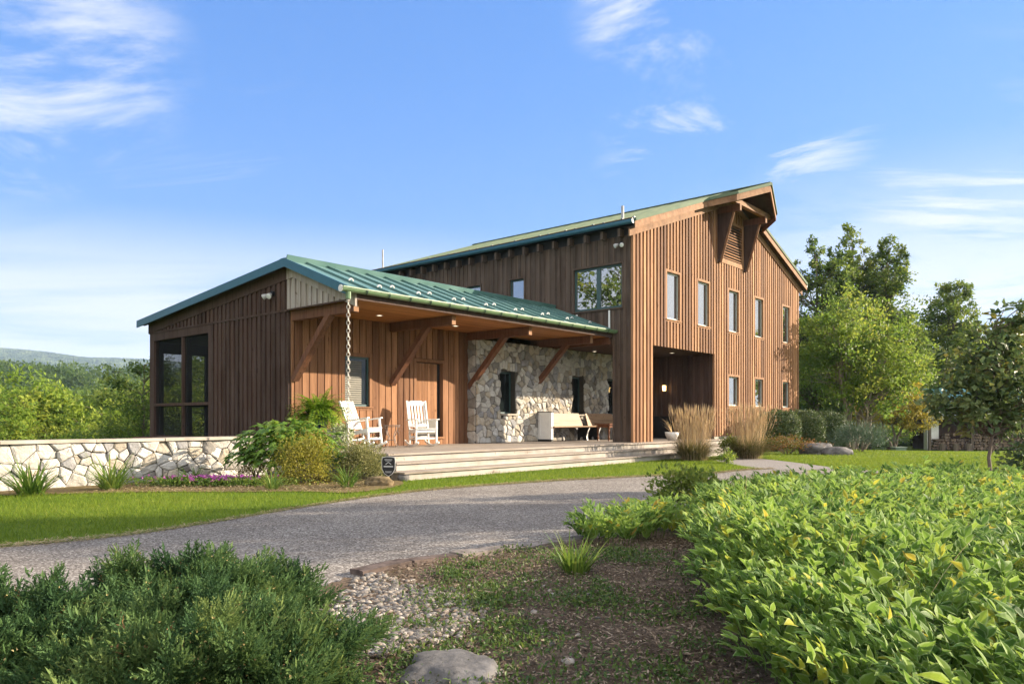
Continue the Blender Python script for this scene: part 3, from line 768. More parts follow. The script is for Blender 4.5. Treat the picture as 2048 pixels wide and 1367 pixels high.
def stones(mb, Q, x0, x1, z0, z1, holes, sx, sz, joint, depth, rs, zfun=None, lintel=True, tones=None):
    pts = []
    z = z0 + sz*.5; row = 0
    while z < z1 + sz*.3:
        x = x0 + (row % 2)*sx*.5 + rs.uniform(-.2, .2)*sx
        while x < x1:
            pts.append((x + rs.uniform(-.38, .38)*sx, z + rs.uniform(-.40, .40)*sz)); x += sx*rs.uniform(.62, 1.5)
            if rs.random() < .22: pts.append((x - sx*.5, z + rs.choice((-.5, .5))*sz))
        z += sz; row += 1
    def inh(p, m=0.): return any(h[0]-m < p[0] < h[1]+m and h[2]-m < p[1] < h[3]+m for h in holes)
    pts = [p for p in pts if x0 < p[0] < x1 and z0 < p[1] < z1 and not inh(p, .03)]
    if lintel:
        for h in holes:
            pts = [p for p in pts if not (h[0]-.2 < p[0] < h[1]+.2 and h[3] < p[1] < h[3]+.34)]
            x = h[0]-.13
            while x < h[1]+.18: pts.append((x, h[3]+.125+rs.uniform(-.01, .01))); x += rs.uniform(.085, .14)
    real = len(pts); vir = []
    for (x, z) in pts:
        if x-x0 < sx*1.5: vir.append((2*x0-x, z))
        if x1-x < sx*1.5: vir.append((2*x1-x, z))
        if z-z0 < sz*1.5: vir.append((x, 2*z0-z))
        if z1-z < sz*1.5: vir.append((x, 2*z1-z))
        for h in holes:
            if h[2]-.05 < z < h[3]+.05:
                if 0 < h[0]-x < sx*1.3: vir.append((2*h[0]-x, z))
                if 0 < x-h[1] < sx*1.3: vir.append((2*h[1]-x, z))
            if h[0]-.05 < x < h[1]+.05:
                if 0 < z-h[3] < sz*1.5: vir.append((x, 2*h[3]-z))
                if 0 < h[2]-z < sz*1.5: vir.append((x, 2*h[2]-z))
    A = np.array(pts + vir)
    for i in range(real):
        p = A[i]; d = np.hypot(*(A-p).T); idx = np.argsort(d)[1:26]
        poly = [(p[0]-2*sx, p[1]-2*sz), (p[0]+2*sx, p[1]-2*sz), (p[0]+2*sx, p[1]+2*sz), (p[0]-2*sx, p[1]+2*sz)]
        for j in idx:
            q = A[j]; nx, ny = q-p; m = (p+q)/2
            poly = clip(poly, nx, ny, nx*m[0]+ny*m[1])
            if len(poly) < 3: break
        if len(poly) < 3: continue
        for (nx, ny, c) in ((-1,0,-x0),(1,0,x1),(0,-1,-z0),(0,1,z1)): poly = clip(poly, nx, ny, c)
        if len(poly) < 3: continue
        o = inset(poly, joint*rs.uniform(.5, 1.4))
        if len(o) < 3: continue
        # soften the corners
        soft = []
        for k in range(len(o)):
            a, b_, c = o[k-1], o[k], o[(k+1) % len(o)]
            f = rs.uniform(.04, .15)
            soft.append((b_[0]+(a[0]-b_[0])*f, b_[1]+(a[1]-b_[1])*f)); soft.append((b_[0]+(c[0]-b_[0])*f, b_[1]+(c[1]-b_[1])*f))
        cx = sum(q[0] for q in soft)/len(soft); cz = sum(q[1] for q in soft)/len(soft)
        dp = depth*rs.uniform(.55, 1.25); tx, tz = rs.uniform(-.12, .12), rs.uniform(-.16, .12)
        n = len(soft)
        r1 = [Q(q[0], .0, q[1]) for q in soft]
        r2 = [Q(q[0], dp*.75+(q[0]-cx)*tx+(q[1]-cz)*tz, q[1]) for q in soft]
        r3 = [Q(cx+(q[0]-cx)*.74, dp*1.05+(q[0]-cx)*tx+(q[1]-cz)*tz+rs.uniform(-.006,.006), cz+(q[1]-cz)*.74) for q in soft]
        cen = [Q(cx, dp*1.1+rs.uniform(-.008,.008), cz)]
        t_ = rs.random() if tones is None else rs.choice(tones)
        V = r1+r2+r3+cen
        F4 = [(k, (k+1)%n, n+(k+1)%n, n+k) for k in range(n)] + [(n+k, n+(k+1)%n, 2*n+(k+1)%n, 2*n+k) for k in range(n)]
        mb.add(V, F4, t_)
        mb.add(r3+cen, [(k, (k+1)%n, n) for k in range(n)], t_)
rs = random.Random(11)
SBB = 2.80
QT = lambda s, d, z: (s, SBB - d, z)
hol = [(aw(1000, SBB), aw(1030, SBB), 1.30, 2.52), (aw(1143.5, SBB), aw(1167, SBB), 1.30, 2.52), (aw(1216, SBB), aw(1240, SBB), 1.30, 2.52)]
mb = MB()
stones(mb, QT, SB, 5.2, DECK, 3.36, hol, .225, .165, .006, .05, rs)
stones(mb, lambda s, d, z: (SB-d, SBB+s, z), 0.0, .30, DECK, 3.36, [], .22, .2, .006, .04, rs, lintel=False)
sw_ = mb.build('stone_wall', MAT['stone'], house)
mb = MB()
cuts = [SB+.012]
xs = [SB+.005] + [v for h in hol for v in h[:2]] + [5.2]
for i in range(0, len(xs)-1):
    if i % 2 == 0: mb.box(xs[i], xs[i+1], SBB+.004, SBB+.28, DECK, 3.36)
    else:
        h = hol[i//2]; mb.box(xs[i], xs[i+1], SBB+.004, SBB+.28, DECK, h[2]); mb.box(xs[i], xs[i+1], SBB+.004, SBB+.28, h[3], 3.36)
mb.build('mortar_bed', MAT['mortar'], sw_)
for h in hol:
    mb = MB(); fr = .05; y0, y1 = SBB+.17, SBB+.22
    mb.box(h[0], h[0]+fr, y0, y1, h[2], h[3]); mb.box(h[1]-fr, h[1], y0, y1, h[2], h[3])
    mb.box(h[0]+fr, h[1]-fr, y0, y1-.002, h[2], h[2]+fr); mb.box(h[0]+fr, h[1]-fr, y0, y1-.002, h[3]-fr, h[3])
    wf = mb.build('window', MAT['winframe'], house)
    mb = MB(); mb.box(h[0]+.02, h[1]-.02, y0+.02, y0+.03, h[2]+.02, h[3]-.02); mb.build('pane', MAT['glassdark'], wf)
    mb = MB(); mb.box(h[0]-.0, h[1]+.0, SBB+.235, SBB+.27, h[2], h[3]); mb.build('reveal', MAT['black'], wf)
    mb = MB(); mb.box(h[0]-.04, h[1]+.04, SBB-.09, SBB+.165, h[2]-.045, h[2]-.002); mb.build('sill', MAT['capstone'], wf)

# ---- deck and steps
rsd = random.Random(5)
def boards(mb, x0, x1, y0, y1, z0, z1, w=.14, gap=.006):
    y = y0
    while y < y1-.01:
        ye = min(y+w, y1); x = x0
        while x < x1-.05:
            xe = min(x+rsd.uniform(2.4, 4.9), x1)
            mb.box(x, xe-.003, y, ye-gap, z0, z1, rsd.random()); x = xe
        y += w
mb = MB(); boards(mb, -9.38, 5.33, -.375, 3.09, DECK-.035, DECK)
dk = mb.build('porch_deck', MAT['deck'], house)
mb = MB(); mb.box(-9.35, 5.30, -.325, -.285, .27, DECK-.037, .5); mb.build('riser', MAT['riser'], dk)
mb = MB(); mb.box(-9.352, -9.31, -.285, 3.05, .02, DECK-.037, .5); mb.build('skirt', m_plain('grey green skirt', (.085,.10,.09), .7), dk)
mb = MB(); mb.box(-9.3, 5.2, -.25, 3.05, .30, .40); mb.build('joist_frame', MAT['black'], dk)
for i, (x0, x1, y0, y1, z) in enumerate(((-9.5, 5.42, -.72, -.33, .312), (-9.62, 5.62, -1.08, -.69, .156))):
    mb = MB(); boards(mb, x0, x1, y0-.035, y1, z-.03, z)
    st = mb.build('step', MAT['deck'], house)
    mb = MB(); mb.box(x0+.03, x1-.03, y0+.01, y0+.045, z-.152, z-.032, .5); mb.build('riser', MAT['riser'], st)
    mb = MB(); mb.box(x0+.028, x0+.06, y0+.046, y1, z-.15, z-.032, .3); mb.build('step_cheek', MAT['deck'], st)
    mb = MB(); mb.box(x1-.06, x1-.028, y0+.046, y1, z-.15, z-.032, .3); mb.build('step_cheek', MAT['deck'], st)
# ================================================================== THINGS ON AND ABOUT THE PORCH
def facing(dx, dy): return math.atan2(dy, dx) + math.pi/2      # front of a chair (local -y) looks along (dx, dy)
def dirab(da, db): return (da*UX - db*UY, da*UY + db*UX)
def rocking_chair(label, loc, rz, tilt):
    t = empty('rocking_chair', label, 'chair', loc, rz, 'white rocking chairs on the porch')
    ti = R(tilt)
    def K(x, y, z):                                            # rock about the foot
        return (x, y*math.cos(ti) - (z-.03)*math.sin(ti)*-1 if False else y*math.cos(ti)+(z)*math.sin(ti), -y*math.sin(ti)+z*math.cos(ti)+abs(math.sin(ti))*.02)
    def part(name, bars, mat='white', par=t):
        mb = MB()
        for p, q, w, th in bars: mb.bar(K(*p), K(*q), w, th, K(0,0,1) if abs(p[2]-q[2]) < .3 else (0,1,0))
        return mb.build(name, MAT[mat], par)
    lean = .27
    for s in (-1, 1):
        x = s*.27
        part('back_post', [((x*.93, .20, .06), (x*.93, .23, .40), .035, .04), ((x*.93, .23, .39), (x*.93, .23+.70*lean, 1.12), .035, .04)])
        part('front_leg', [((x, -.24, .05), (x, -.25, .64), .042, .042)])
        part('armrest', [((x*1.04, -.31, .655), (x*1.0, .31, .645), .085, .025)])
        pts = [K(x, -.38+.86*i/10, .012+.11*((i-4.6)/5.4)**2) for i in range(11)]
        mb = MB()
        for p, q in zip(pts[:-1], pts[1:]): mb.bar(p, q, .034, .05)
        mb.build('rocker', MAT['white'], t)
        part('side_rail', [((x, -.24, .38), (x*.93, .23, .35), .022, .09)]); part('side_stretcher', [((x, -.24, .17), (x*.93, .22, .17), .02, .03)])
    part('front_rail', [((-.27, -.245, .385), (.27, -.245, .385), .022, .09)])
    part('front_stretcher', [((-.27, -.24, .19), (.27, -.24, .19), .02, .04)])
    part('rear_stretcher', [((-.25, .21, .22), (.25, .21, .22), .02, .035)])
    for i in range(6):
        y = -.255+.085*i; z = .425 - .035*math.sin(i/5*2.6)
        part('seat_slat', [((-.285, y, z), (.285, y, z), .072, .018)])
    zb = .50
    part('lower_rail', [((-.25, .23+(zb-.4)*lean, zb), (.25, .23+(zb-.4)*lean, zb), .025, .07)])
    part('head_rail', [((-.255, .23+.66*lean, 1.05), (.255, .23+.66*lean, 1.05), .028, .11), ((-.15, .23+.70*lean, 1.108), (.15, .23+.70*lean, 1.108), .028, .03)])
    for i in range(6):
        x = -.2+.08*i
        part('back_slat', [((x, .235+(zb-.4)*lean, zb), (x, .235+.64*lean, 1.02), .042, .016)])
    return t
pL = W(aw(733, 2.15), 2.15, DECK+.012); pR = W(aw(845, 2.25), 2.25, DECK+.012)
rocking_chair('white rocking chair side-on, nearest the rain chain', pL, facing(.93, -.36), 7)
rocking_chair('white rocking chair facing out in front of the plank door', pR, facing(.5, -.87), 0)

# wire side table
p = W(aw(783, 2.35), 2.35, DECK)
t = empty('wire_table', 'small wrought iron side table between the two rocking chairs', 'side table', p, R(20))
mb = MB()
ring = [(.2*math.cos(2*math.pi*i/20), .2*math.sin(2*math.pi*i/20), .52) for i in range(21)]
mb.tube(ring, .009, 5, cap=False); mb.tube([(x, y, .49) for x, y, z in ring], .006, 5, cap=False)
mb.build('rim', MAT['iron'], t)
mb = MB()
for i in range(-3, 4):
    h = math.sqrt(.04-(i*.05)**2); mb.tube([(i*.05, -h, .52), (i*.05, h, .52)], .004, 4); mb.tube([(-h, i*.05, .521), (h, i*.05, .521)], .004, 4)
mb.build('mesh_top', MAT['iron'], t)
for i in range(4):
    a = math.pi/4+i*math.pi/2; c, s = math.cos(a), math.sin(a); mb = MB()
    mb.tube([(c*.19, s*.19, .52), (c*.16, s*.16, .40), (c*.09, s*.09, .26), (c*.13, s*.13, .10), (c*.19, s*.19, .0)], .009, 5)
    mb.tube([(c*.16, s*.16, .40), (c*.21, s*.21, .33), (c*.18, s*.18, .28)], .006, 4)
    mb.build('leg', MAT['iron'], t)
mb = MB(); mb.tube([(.11*math.cos(2*math.pi*i/16), .11*math.sin(2*math.pi*i/16), .17) for i in range(17)], .006, 4, cap=False); mb.build('lower_ring', MAT['iron'], t)

# pews: local x along the seat, front = -y
def pew(label, a0, a1, b_back, ends):
    t = empty('church_pew', label, 'bench', W(a0, b_back, DECK), PHI, 'long oak pews along the stone wall')
    L = a1-a0
    mb = MB(); mb.bar((.03, -.40, .44), (L, -.40, .44), .34, .0, (0,0,1)) if False else mb.hexa([(.04,-.52,.43),(L,-.52,.43),(L,-.12,.40),(.04,-.12,.40),(.04,-.52,.465),(L,-.52,.465),(L,-.12,.435),(.04,-.12,.435)], .5)
    mb.build('seat', MAT['pew'], t)
    mb = MB(); mb.hexa([(.04,-.13,.42),(L-.16,-.13,.42),(L-.16,-.10,.42),(.04,-.10,.42),(.04,.0,.86),(L-.26,.0,.86),(L-.26,.03,.86),(.04,.03,.86)], .7)
    mb.build('backrest', MAT['pew'], t)
    for x, kind in ends:
        if kind == 'panel':
            mb = MB(); mb.box(x-.03, x+.05, -.46, .06, .07, .88, .5); e = mb.build('end_panel', MAT['white'], t)
            mb = MB(); mb.box(x-.04, x+.045, -.47, .055, 0, .068); mb.build('plinth', MAT['black'], e)
            mb = MB(); mb.box(x-.05, x+.065, -.48, .08, .882, .905); mb.build('cap', MAT['black'], e)
            mb = MB()
            for (y0, y1, z0, z1) in ((-.41, -.36, .14, .82), (-.04, .01, .14, .82), (-.36, -.04, .14, .19), (-.36, -.04, .77, .82)): mb.box(x-.042, x-.031, y0, y1, z0, z1)
            mb.build('panel_mould', MAT['white'], e)
        else:
            prof = [(-.36,0),(-.33,.12),(-.38,.28),(-.45,.425),(.0,.40),(.02,.0),(-.09,.0),(-.10,.08),(-.15,.13),(-.2,.08),(-.22,0)]
            V = [(x+d, y, z) for d in (0, .045) for y, z in prof]; n = len(prof)
            mb = MB(); mb.add(V, [tuple(range(n))]); mb.add(V, [tuple(range(2*n-1, n-1, -1))])
            mb.add(V, [(k, n+k, n+(k+1)%n, (k+1)%n) for k in range(n)]); b_ = mb.build('bracket_leg', MAT['black'], t)
            mb = MB()
            for (p, q) in zip(prof[:3], prof[1:4]): mb.bar((x+.022, p[0]-.006, p[1]), (x+.022, q[0]-.006, q[1]), .05, .012, (0,1,0))
            mb.build('leg_highlight', MAT['white'], b_)  # white strip paints the light along the leg's front edge
    return t
pew('oak pew in sunlight with a white panelled end, against the stone wall', -.88, 1.36, 2.70, ((0.0, 'panel'), (1.95, 'leg')))
pew('shaded oak pew half hidden behind the wooden pillar', 1.44, 3.3, 2.70, ((.25, 'leg'), (1.85, 'panel')))
# low table
t = empty('low_table', 'low red-brown wooden table standing in front of the shaded pew', 'table', W(.95, 1.55, DECK), PHI)
mb = MB(); mb.box(-.2, .85, -.28, .28, .50, .535, .4); mb.build('tabletop', MAT['tablewood'], t)
mb = MB(); mb.box(-.12, .77, -.22, .22, .42, .498, .4); mb.build('apron', MAT['tablewood'], t)
for x in (-.12, .77):
    for y in (-.2, .2):
        mb = MB(); mb.lathe([(.03,0),(.022,.03),(.034,.10),(.02,.18),(.036,.30),(.028,.36),(.04,.42)], 10, (x, y, 0), .6); mb.build('leg', MAT['tablewood'], t)

# rain chain
ch = W(-9.62, .555, 0)
mb = MB(); z = PEZ-.25; i = 0
while z > .48:
    a = (i % 2)*math.pi/2; c, s = math.cos(a), math.sin(a); L = .075
    pts = []
    for k in range(13):
        q = 2*math.pi*k/12; x = .030*math.cos(q); zz = L*.68*math.sin(q); pts.append((ch.x+x*c, ch.y+x*s, z+zz))
    mb.tube(pts, .0085, 5, cap=False); z -= .078; i += 1
mb.tube([(ch.x, ch.y, PEZ-.28), (ch.x, ch.y, PEZ-.2)], .02, 6)
tag(mb.build('rain_chain', MAT['chain'], None, True), 'pale metal rain chain hanging from the porch gutter', 'rain chain')

# flood lights
def flood(loc, out, label, up):
    t = empty('flood_light', label, 'lamp', loc, math.atan2(out[1], out[0]), 'twin flood lights under the roofs')
    mb = MB(); mb.tube([(0, 0, 0), (.06, 0, 0)], .06, 12); mb.build('wall_plate', MAT['black'], t)
    for s in (-1, 1):
        mb = MB(); mb.tube([(.05, 0, 0), (.11, s*.06, -.03)], .018, 8); ar = mb.build('arm', MAT['black'], t)
        mb = MB(); d = Vector((.75, s*.45, -.5)).normalized(); p = Vector((.11, s*.06, -.03))
        mb.tube([p, p+d*.03, p+d*.10, p+d*.13], [.025, .04, .062, .064], 14); hd = mb.build('lamp_head', MAT['greypot'], t, True)
        mb = MB(); mb.tube([p+d*.131, p+d*.14], [.058, .04], 14); mb.build('lens', MAT['lens'], hd)
nU = dirab(-1, 0)
flood(W(PA-.03, 3.64, 3.97), nU, 'twin flood light on the dark end wall above the screens', 1)
flood(W(-.03, .33, 6.25), nU, 'twin flood light under the barn eave beside the double window', 1)
# wall sconce in the breezeway
r = (1331-1024)/FPX; bq = 1.55
aq = 5.2; 
def bw(u, a):
    r = (u-1024)/FPX; X = C0[0]+a*UX; Y = C0[1]+a*UY
    return (X - r*Y)/(UY + r*UX)
bq = bw(1331, 5.2); p = W(5.2, bq, 0); zq = EYE + (HOR-776)/FPX*p.y
t = empty('wall_lantern', 'small lit brass lantern on the dark breezeway wall', 'lamp', (p.x, p.y, zq), PHI)
mb = MB(); mb.box(-.03, .02, -.06, .06, -.12, .12); mb.build('wall_plate', MAT['iron'], t)
mb = MB(); mb.lathe([(.05,-.09),(.06,.09)], 8, (-.10, 0, 0)); mb.build('shade', MAT['lit'], t)
mb = MB(); mb.lathe([(.07,.095),(.03,.14),(0,.15)], 8, (-.10, 0, 0)); mb.lathe([(.0,-.11),(.055,-.095)], 8, (-.1,0,0)); mb.build('cap', MAT['iron'], t)
# recessed lights
def downlight(loc, label):
    t = empty('recessed_light', label, 'lamp', loc, PHI, 'recessed ceiling lights')
    mb = MB(); mb.lathe([(.055,-.004),(.085,-.006),(.09,.0)], 18); mb.build('trim_ring', MAT['white'], t)
    mb = MB(); mb.lathe([(.0,-.002),(.056,-.003)], 18); mb.build('bulb', MAT['litdown'], t)
def onceil(u, v, z):
    Y = (z-EYE)*FPX/(HOR-v); return Vector(((u-1024)/FPX*Y, Y, z-.001))
downlight(onceil(759, 630.5, 3.545), 'recessed light in the pine ceiling over the left rocking chair')
downlight(onceil(911, 651.5, 3.545), 'recessed light in the pine ceiling by the second beam end')
downlight(onceil(1189, 702.5, 3.364), 'recessed light in the dark soffit above the pew')
downlight(onceil(1344, 705.5, 3.364), 'recessed light inside the breezeway opening')

# yard sign and its rock
p = gp(777, 966)
t = empty('yard_sign', 'black shield-shaped yard sign beside the porch steps', 'sign', (p.x, p.y, 0), R(-6))
sh = [(-.115,.46),(-.125,.40),(-.12,.25),(-.075,.17),(0,.12),(.075,.17),(.12,.25),(.125,.40),(.115,.46),(.05,.475),(-.05,.475)]
def plate(sh, y0, y1):
    n = len(sh); V = [(x, y0, z) for x, z in sh] + [(x, y1, z) for x, z in sh]
    mb = MB(); mb.add(V, [tuple(range(n))]); mb.add(V, [tuple(range(2*n-1, n-1, -1))]); mb.add(V, [(k, n+k, n+(k+1)%n, (k+1)%n) for k in range(n)]); return mb
s1 = plate(sh, -.004, .004).build('sign_border', MAT['offwhite'], t)
plate([(x*.93, .3+(z-.3)*.94) for x, z in sh], -.0075, -.005).build('sign_face', MAT['black'], s1)
mb = MB()
mb.box(-.07,.07,-.0095,-.008,.415,.427); mb.box(-.055,.055,-.0095,-.008,.395,.403); mb.box(-.085,.085,-.0095,-.008,.287,.312); mb.box(-.06,.06,-.0095,-.008,.205,.213); mb.box(-.05,.05,-.0095,-.008,.188,.195)
for x0, x1, z0, z1 in ((-.05,0,.335,.375),(0,.05,.375,.335)): mb.bar((x0,-.009,z0),(x1,-.009,z1),.012,.002,(0,1,0))
mb.build('sign_marks', MAT['greypot'], s1)
mb = MB(); mb.tube([(0,.006,.0),(0,.006,.3)], .008, 6); mb.build('stake', MAT['iron'], t)

def rock(name, label, cat, loc, size, seed, mat='boulder', sub=4, rz=0., amp=.22, group=None, sharp=1.6):
    bm = bmesh.new(); bmesh.ops.create_icosphere(bm, subdivisions=sub, radius=1)
    off = Vector((seed*3.1, seed*1.7, seed*.9))
    for v in bm.verts:
        n = v.co.normalized()
        k = 1 + amp*mnoise.noise(n*1.1+off) + amp*.55*mnoise.noise(n*sharp*1.6+off*2) + amp*.2*mnoise.noise(n*6+off) + amp*.08*mnoise.noise(n*15+off)
        co = n*k
        for ax, lim in ((0, .84), (1, .86), (2, .80)):
            if abs(co[ax]) > lim: co[ax] = math.copysign(lim + (abs(co[ax])-lim)*.35, co[ax])
        v.co = Vector((co.x*size[0], co.y*size[1], co.z*size[2]))
    me = bpy.data.meshes.new(name); bm.to_mesh(me); bm.free()
    me.polygons.foreach_set('use_smooth', np.ones(len(me.polygons), dtype=bool))
    me.materials.append(MAT[mat]); o = bpy.data.objects.new(name, me); COL.objects.link(o)
    o.location = loc; o.rotation_euler = (0, 0, rz)
    return tag(o, label, cat, group)
p = gp(764, 969)
rock('rock', 'mossy brown rock lying at the foot of the yard sign', 'rock', (p.x-.02, p.y-.15, .02), (.27, .2, .15), 4.4, 'mossrock', sub=4, amp=.35)
rock('rock', 'low flat stone block tucked under the lowest porch step', 'rock', (W(-9.55, -1.0, .05)), (.12, .12, .09), 9, sub=2)
rock('boulder', 'large grey boulder at the bottom edge of the soil bed', 'boulder', (-.265, 3.26, -.05), (.30, .25, .155), 2.3, sub=5, rz=.35, amp=.25)
p = gp(1632, 908); rock('boulder', 'darker grey boulder leaning left on the right lawn edge', 'boulder', (p.x, p.y, .1), (.55, .45, .33), 6, rz=.3)
p = gp(1672, 909); rock('boulder', 'low pale boulder right of the darker one by the lawn', 'boulder', (p.x, p.y, .04), (.55, .4, .25), 8, rz=-.2)
# low green utility lid on the far lawn
p = gx(1797, 32, -.22)
t = empty('utility_box', 'small green utility box set in the far lawn', 'utility box', p)
mb = MB(); mb.box(-.22,.22,-.22,.22,0,.16); mb.build('body', m_plain('utility green', (.16,.22,.17), .6), t)
mb = MB(); mb.box(-.25,.25,-.25,.25,.162,.2); mb.build('lid', m_plain('utility lid', (.24,.29,.24), .6), t)

# ---- low garden wall
g0 = W(-20.5, 2.2); g1 = W(-9.43, 2.2)
dv = (g1-g0); L = dv.length; ang = math.atan2(dv.y, dv.x)
gw_ = empty('garden_wall', 'low rubble stone garden wall with a flat bluestone cap', 'wall', (g0.x, g0.y, 0), ang)
QW = lambda s, d, z: (s, -d, z)
mb = MB(); rs2 = random.Random(77)
stones(mb, QW, 0, L, -.02, .735, [], .28, .16, .006, .055, rs2, lintel=False, tones=[.2,.22,.5,.52,.85,.95,.05,.2,.52,.4,.7])
mb.build('stonework', MAT['stone'], gw_)
mb = MB(); mb.box(0, L, .004, .42, -.02, .735); mb.build('mortar_bed', MAT['mortar'], gw_)
x = -.02
while x < L:
    x2 = min(x+rs2.uniform(.9, 1.7), L+.03); mb = MB()
    w0, w1 = rs2.uniform(.07,.10), rs2.uniform(.44,.47); h = rs2.uniform(.785,.795)
    mb.box(x, x2-.008, -w0, w1, .738, h); mb.build('cap_stone', MAT['capstone'], gw_); x = x2
# ================================================================== PLANT TOOLS
def nrm(a): return a/np.maximum(np.linalg.norm(a, axis=-1, keepdims=True), 1e-9)
def rdir(n, g=rng): return nrm(g.normal(size=(n, 3)))
def leaves(mb, P, D, N, L, Wd, tone, fold=.18, uv=False, droop=0.):
    """n folded leaves: base P, direction D, upper side N, length L, width Wd (6 corners, 4 tris / 2 quads)"""
    n = len(P); D = nrm(D); S = nrm(np.cross(D, N)); N = np.cross(S, D)
    L = np.broadcast_to(L, n)[:, None]; Wd = np.broadcast_to(Wd, n)[:, None]
    m = P + D*L*.5; tip = P + D*L - N*L*droop
    l = m - S*Wd*.5 + N*Wd*fold - D*L*.06; r = m + S*Wd*.5 + N*Wd*fold - D*L*.06
    V = np.stack([P, r, tip, l], 1).reshape(-1, 3)
    i = np.arange(n)[:, None]*4
    F = np.concatenate([i+0, i+1, i+2, i+3], 1)
    mb.add(V, F, np.clip(np.broadcast_to(tone, n), 0, 1))
def broad(mb, P, D, N, L, Wd, tone, bend=.25, fold=.12, prof=(.0,.62,1.,.82,.42,.0)):
    """broad leaves with 5 cross sections, curved along the midrib; uv x runs across"""
    n = len(P); D = nrm(D); S = nrm(np.cross(D, N)); N = np.cross(S, D); k = len(prof)
    L = np.broadcast_to(L, n); Wd = np.broadcast_to(Wd, n); bend = np.broadcast_to(bend, n)
    V = np.zeros((n, k, 3, 3)); 
    for j in range(k):
        s = j/(k-1); ang = bend*s
        pos = P + D*(L*s*np.cos(ang*.7))[:, None] - N*(L*s*np.sin(ang*.7))[:, None]
        w = (Wd*.5*prof[j])[:, None]
        V[:, j, 1] = pos; V[:, j, 0] = pos - S*w + N*w*fold*2; V[:, j, 2] = pos + S*w + N*w*fold*2
    V = V.reshape(-1, 3); base = np.arange(n)*k*3; F = []; UVq = []
    for j in range(k-1):
        for h in (0, 1):
            a = base+j*3+h
            F.append(np.stack([a, a+1, a+4, a+3], 1))
            s0, s1 = j/(k-1), (j+1)/(k-1); UVq.append([(h*.5, s0), (h*.5+.5, s0), (h*.5+.5, s1), (h*.5, s1)])
    UV = np.concatenate([np.tile(np.array(q), (n, 1)) for q in UVq])
    mb.add(V, np.concatenate(F), np.clip(np.tile(np.broadcast_to(tone, n), len(F)), 0, 1), UV)
def ribbons(mb, P, az, L, th0, curl, Wd, tone, segs=5, taper=1.0, flat=None):
    """arching blades: start angle th0 from vertical bending by curl"""
    n = len(P); az = np.broadcast_to(az, n); L = np.broadcast_to(L, n); th0 = np.broadcast_to(th0, n); curl = np.broadcast_to(curl, n); Wd = np.broadcast_to(Wd, n)
    H = np.stack([np.cos(az), np.sin(az), np.zeros(n)], 1); Zv = np.array([0, 0, 1.])
    S = np.stack([-np.sin(az), np.cos(az), np.zeros(n)], 1)
    if flat is not None:
        a2 = rng.uniform(0, 2*np.pi, n); S = np.stack([np.cos(a2), np.sin(a2), np.zeros(n)], 1)
    pos = P.copy(); V = []
    for j in range(segs+1):
        s = j/segs; w = Wd*(1 - s**2*taper)*.5*(.55+.45*min(1, s*4))
        V.append(pos - S*w[:, None]); V.append(pos + S*w[:, None])
        th = th0 + curl*(s+.5/segs)
        pos = pos + (H*np.sin(th)[:, None] + Zv*np.cos(th)[:, None])*(L/segs)[:, None]
    V = np.stack(V, 1).reshape(-1, 3); m = 2*(segs+1); b = np.arange(n)*m
    F = np.concatenate([np.stack([b+2*j, b+2*j+1, b+2*j+3, b+2*j+2], 1) for j in range(segs)])
    mb.add(V, F, np.clip(np.tile(np.broadcast_to(tone, n), segs), 0, 1))
    return pos
G1 = [(.016,.036,.008),(.04,.078,.016),(.072,.115,.022),(.13,.16,.03)]
ML = {}
ML['tree'] = m_leaf('tree leaves', [(.04,.078,.015),(.085,.14,.024),(.145,.195,.033),(.23,.25,.045)], .45)
ML['treelight'] = m_leaf('light tree leaves', [(.05,.10,.016),(.105,.18,.026),(.17,.24,.035),(.27,.29,.045)], .5)
ML['treedark'] = m_leaf('dark leaves', [(.012,.03,.012),(.024,.05,.018),(.042,.075,.022),(.10,.11,.03)], .25)
ML['autumn'] = m_leaf('turning leaves', [(.14,.13,.025),(.27,.22,.03),(.40,.30,.035),(.48,.36,.05)], .45)
ML['sapling'] = m_leaf('sapling leaves', [(.03,.06,.028),(.05,.09,.036),(.075,.12,.042),(.10,.14,.045),(.12,.145,.045),(.17,.15,.04)], .3, .45, .25)
ML['golden'] = m_leaf('golden shrub leaves', [(.08,.085,.014),(.18,.175,.024),(.29,.265,.034),(.40,.35,.06)], .35)
ML['varieg'] = m_leaf('variegated leaves', [(.06,.075,.02),(.14,.15,.045),(.26,.25,.10),(.42,.38,.2)], .3)
ML['ivy'] = m_leaf('variegated ivy', [(.06,.1,.03),(.2,.25,.1),(.42,.45,.28),(.62,.62,.48)], .25)
ML['hydrangea'] = m_leaf('oakleaf', [(.03,.08,.014),(.075,.16,.022),(.15,.26,.034),(.26,.34,.06)], .35, .42, .3)
ML['blade'] = m_leaf('daylily blades', [(.03,.08,.012),(.07,.14,.02),(.13,.20,.03),(.25,.26,.06)], .35)
ML['fern'] = m_leaf('fern fronds', [(.03,.09,.01),(.09,.19,.014),(.20,.30,.022),(.34,.40,.045)], .4)
ML['grassleaf'] = m_leaf('ornamental grass leaves', [(.045,.05,.02),(.09,.09,.03),(.16,.14,.05),(.28,.22,.10)], .3)
ML['plume'] = m_leaf('dry grass plumes', [(.38,.27,.165),(.52,.38,.24),(.62,.47,.32)], .3, .8, .05)
ML['lawn'] = m_leaf('lawn blades', [(.06,.11,.012),(.105,.17,.016),(.165,.225,.022),(.26,.27,.06)], .42, .6, .12)
ML['hosta'] = m_leaf('variegated bed leaves', [(.05,.11,.025),(.115,.21,.035),(.19,.295,.05),(.25,.33,.045),(.46,.40,.04),(.44,.29,.06)], .40, .6, .12, vein=True)
ML['juniper'] = m_leaf('juniper sprays', [(.018,.042,.020),(.038,.085,.032),(.075,.135,.042),(.14,.19,.055)], .22, .65, .15)
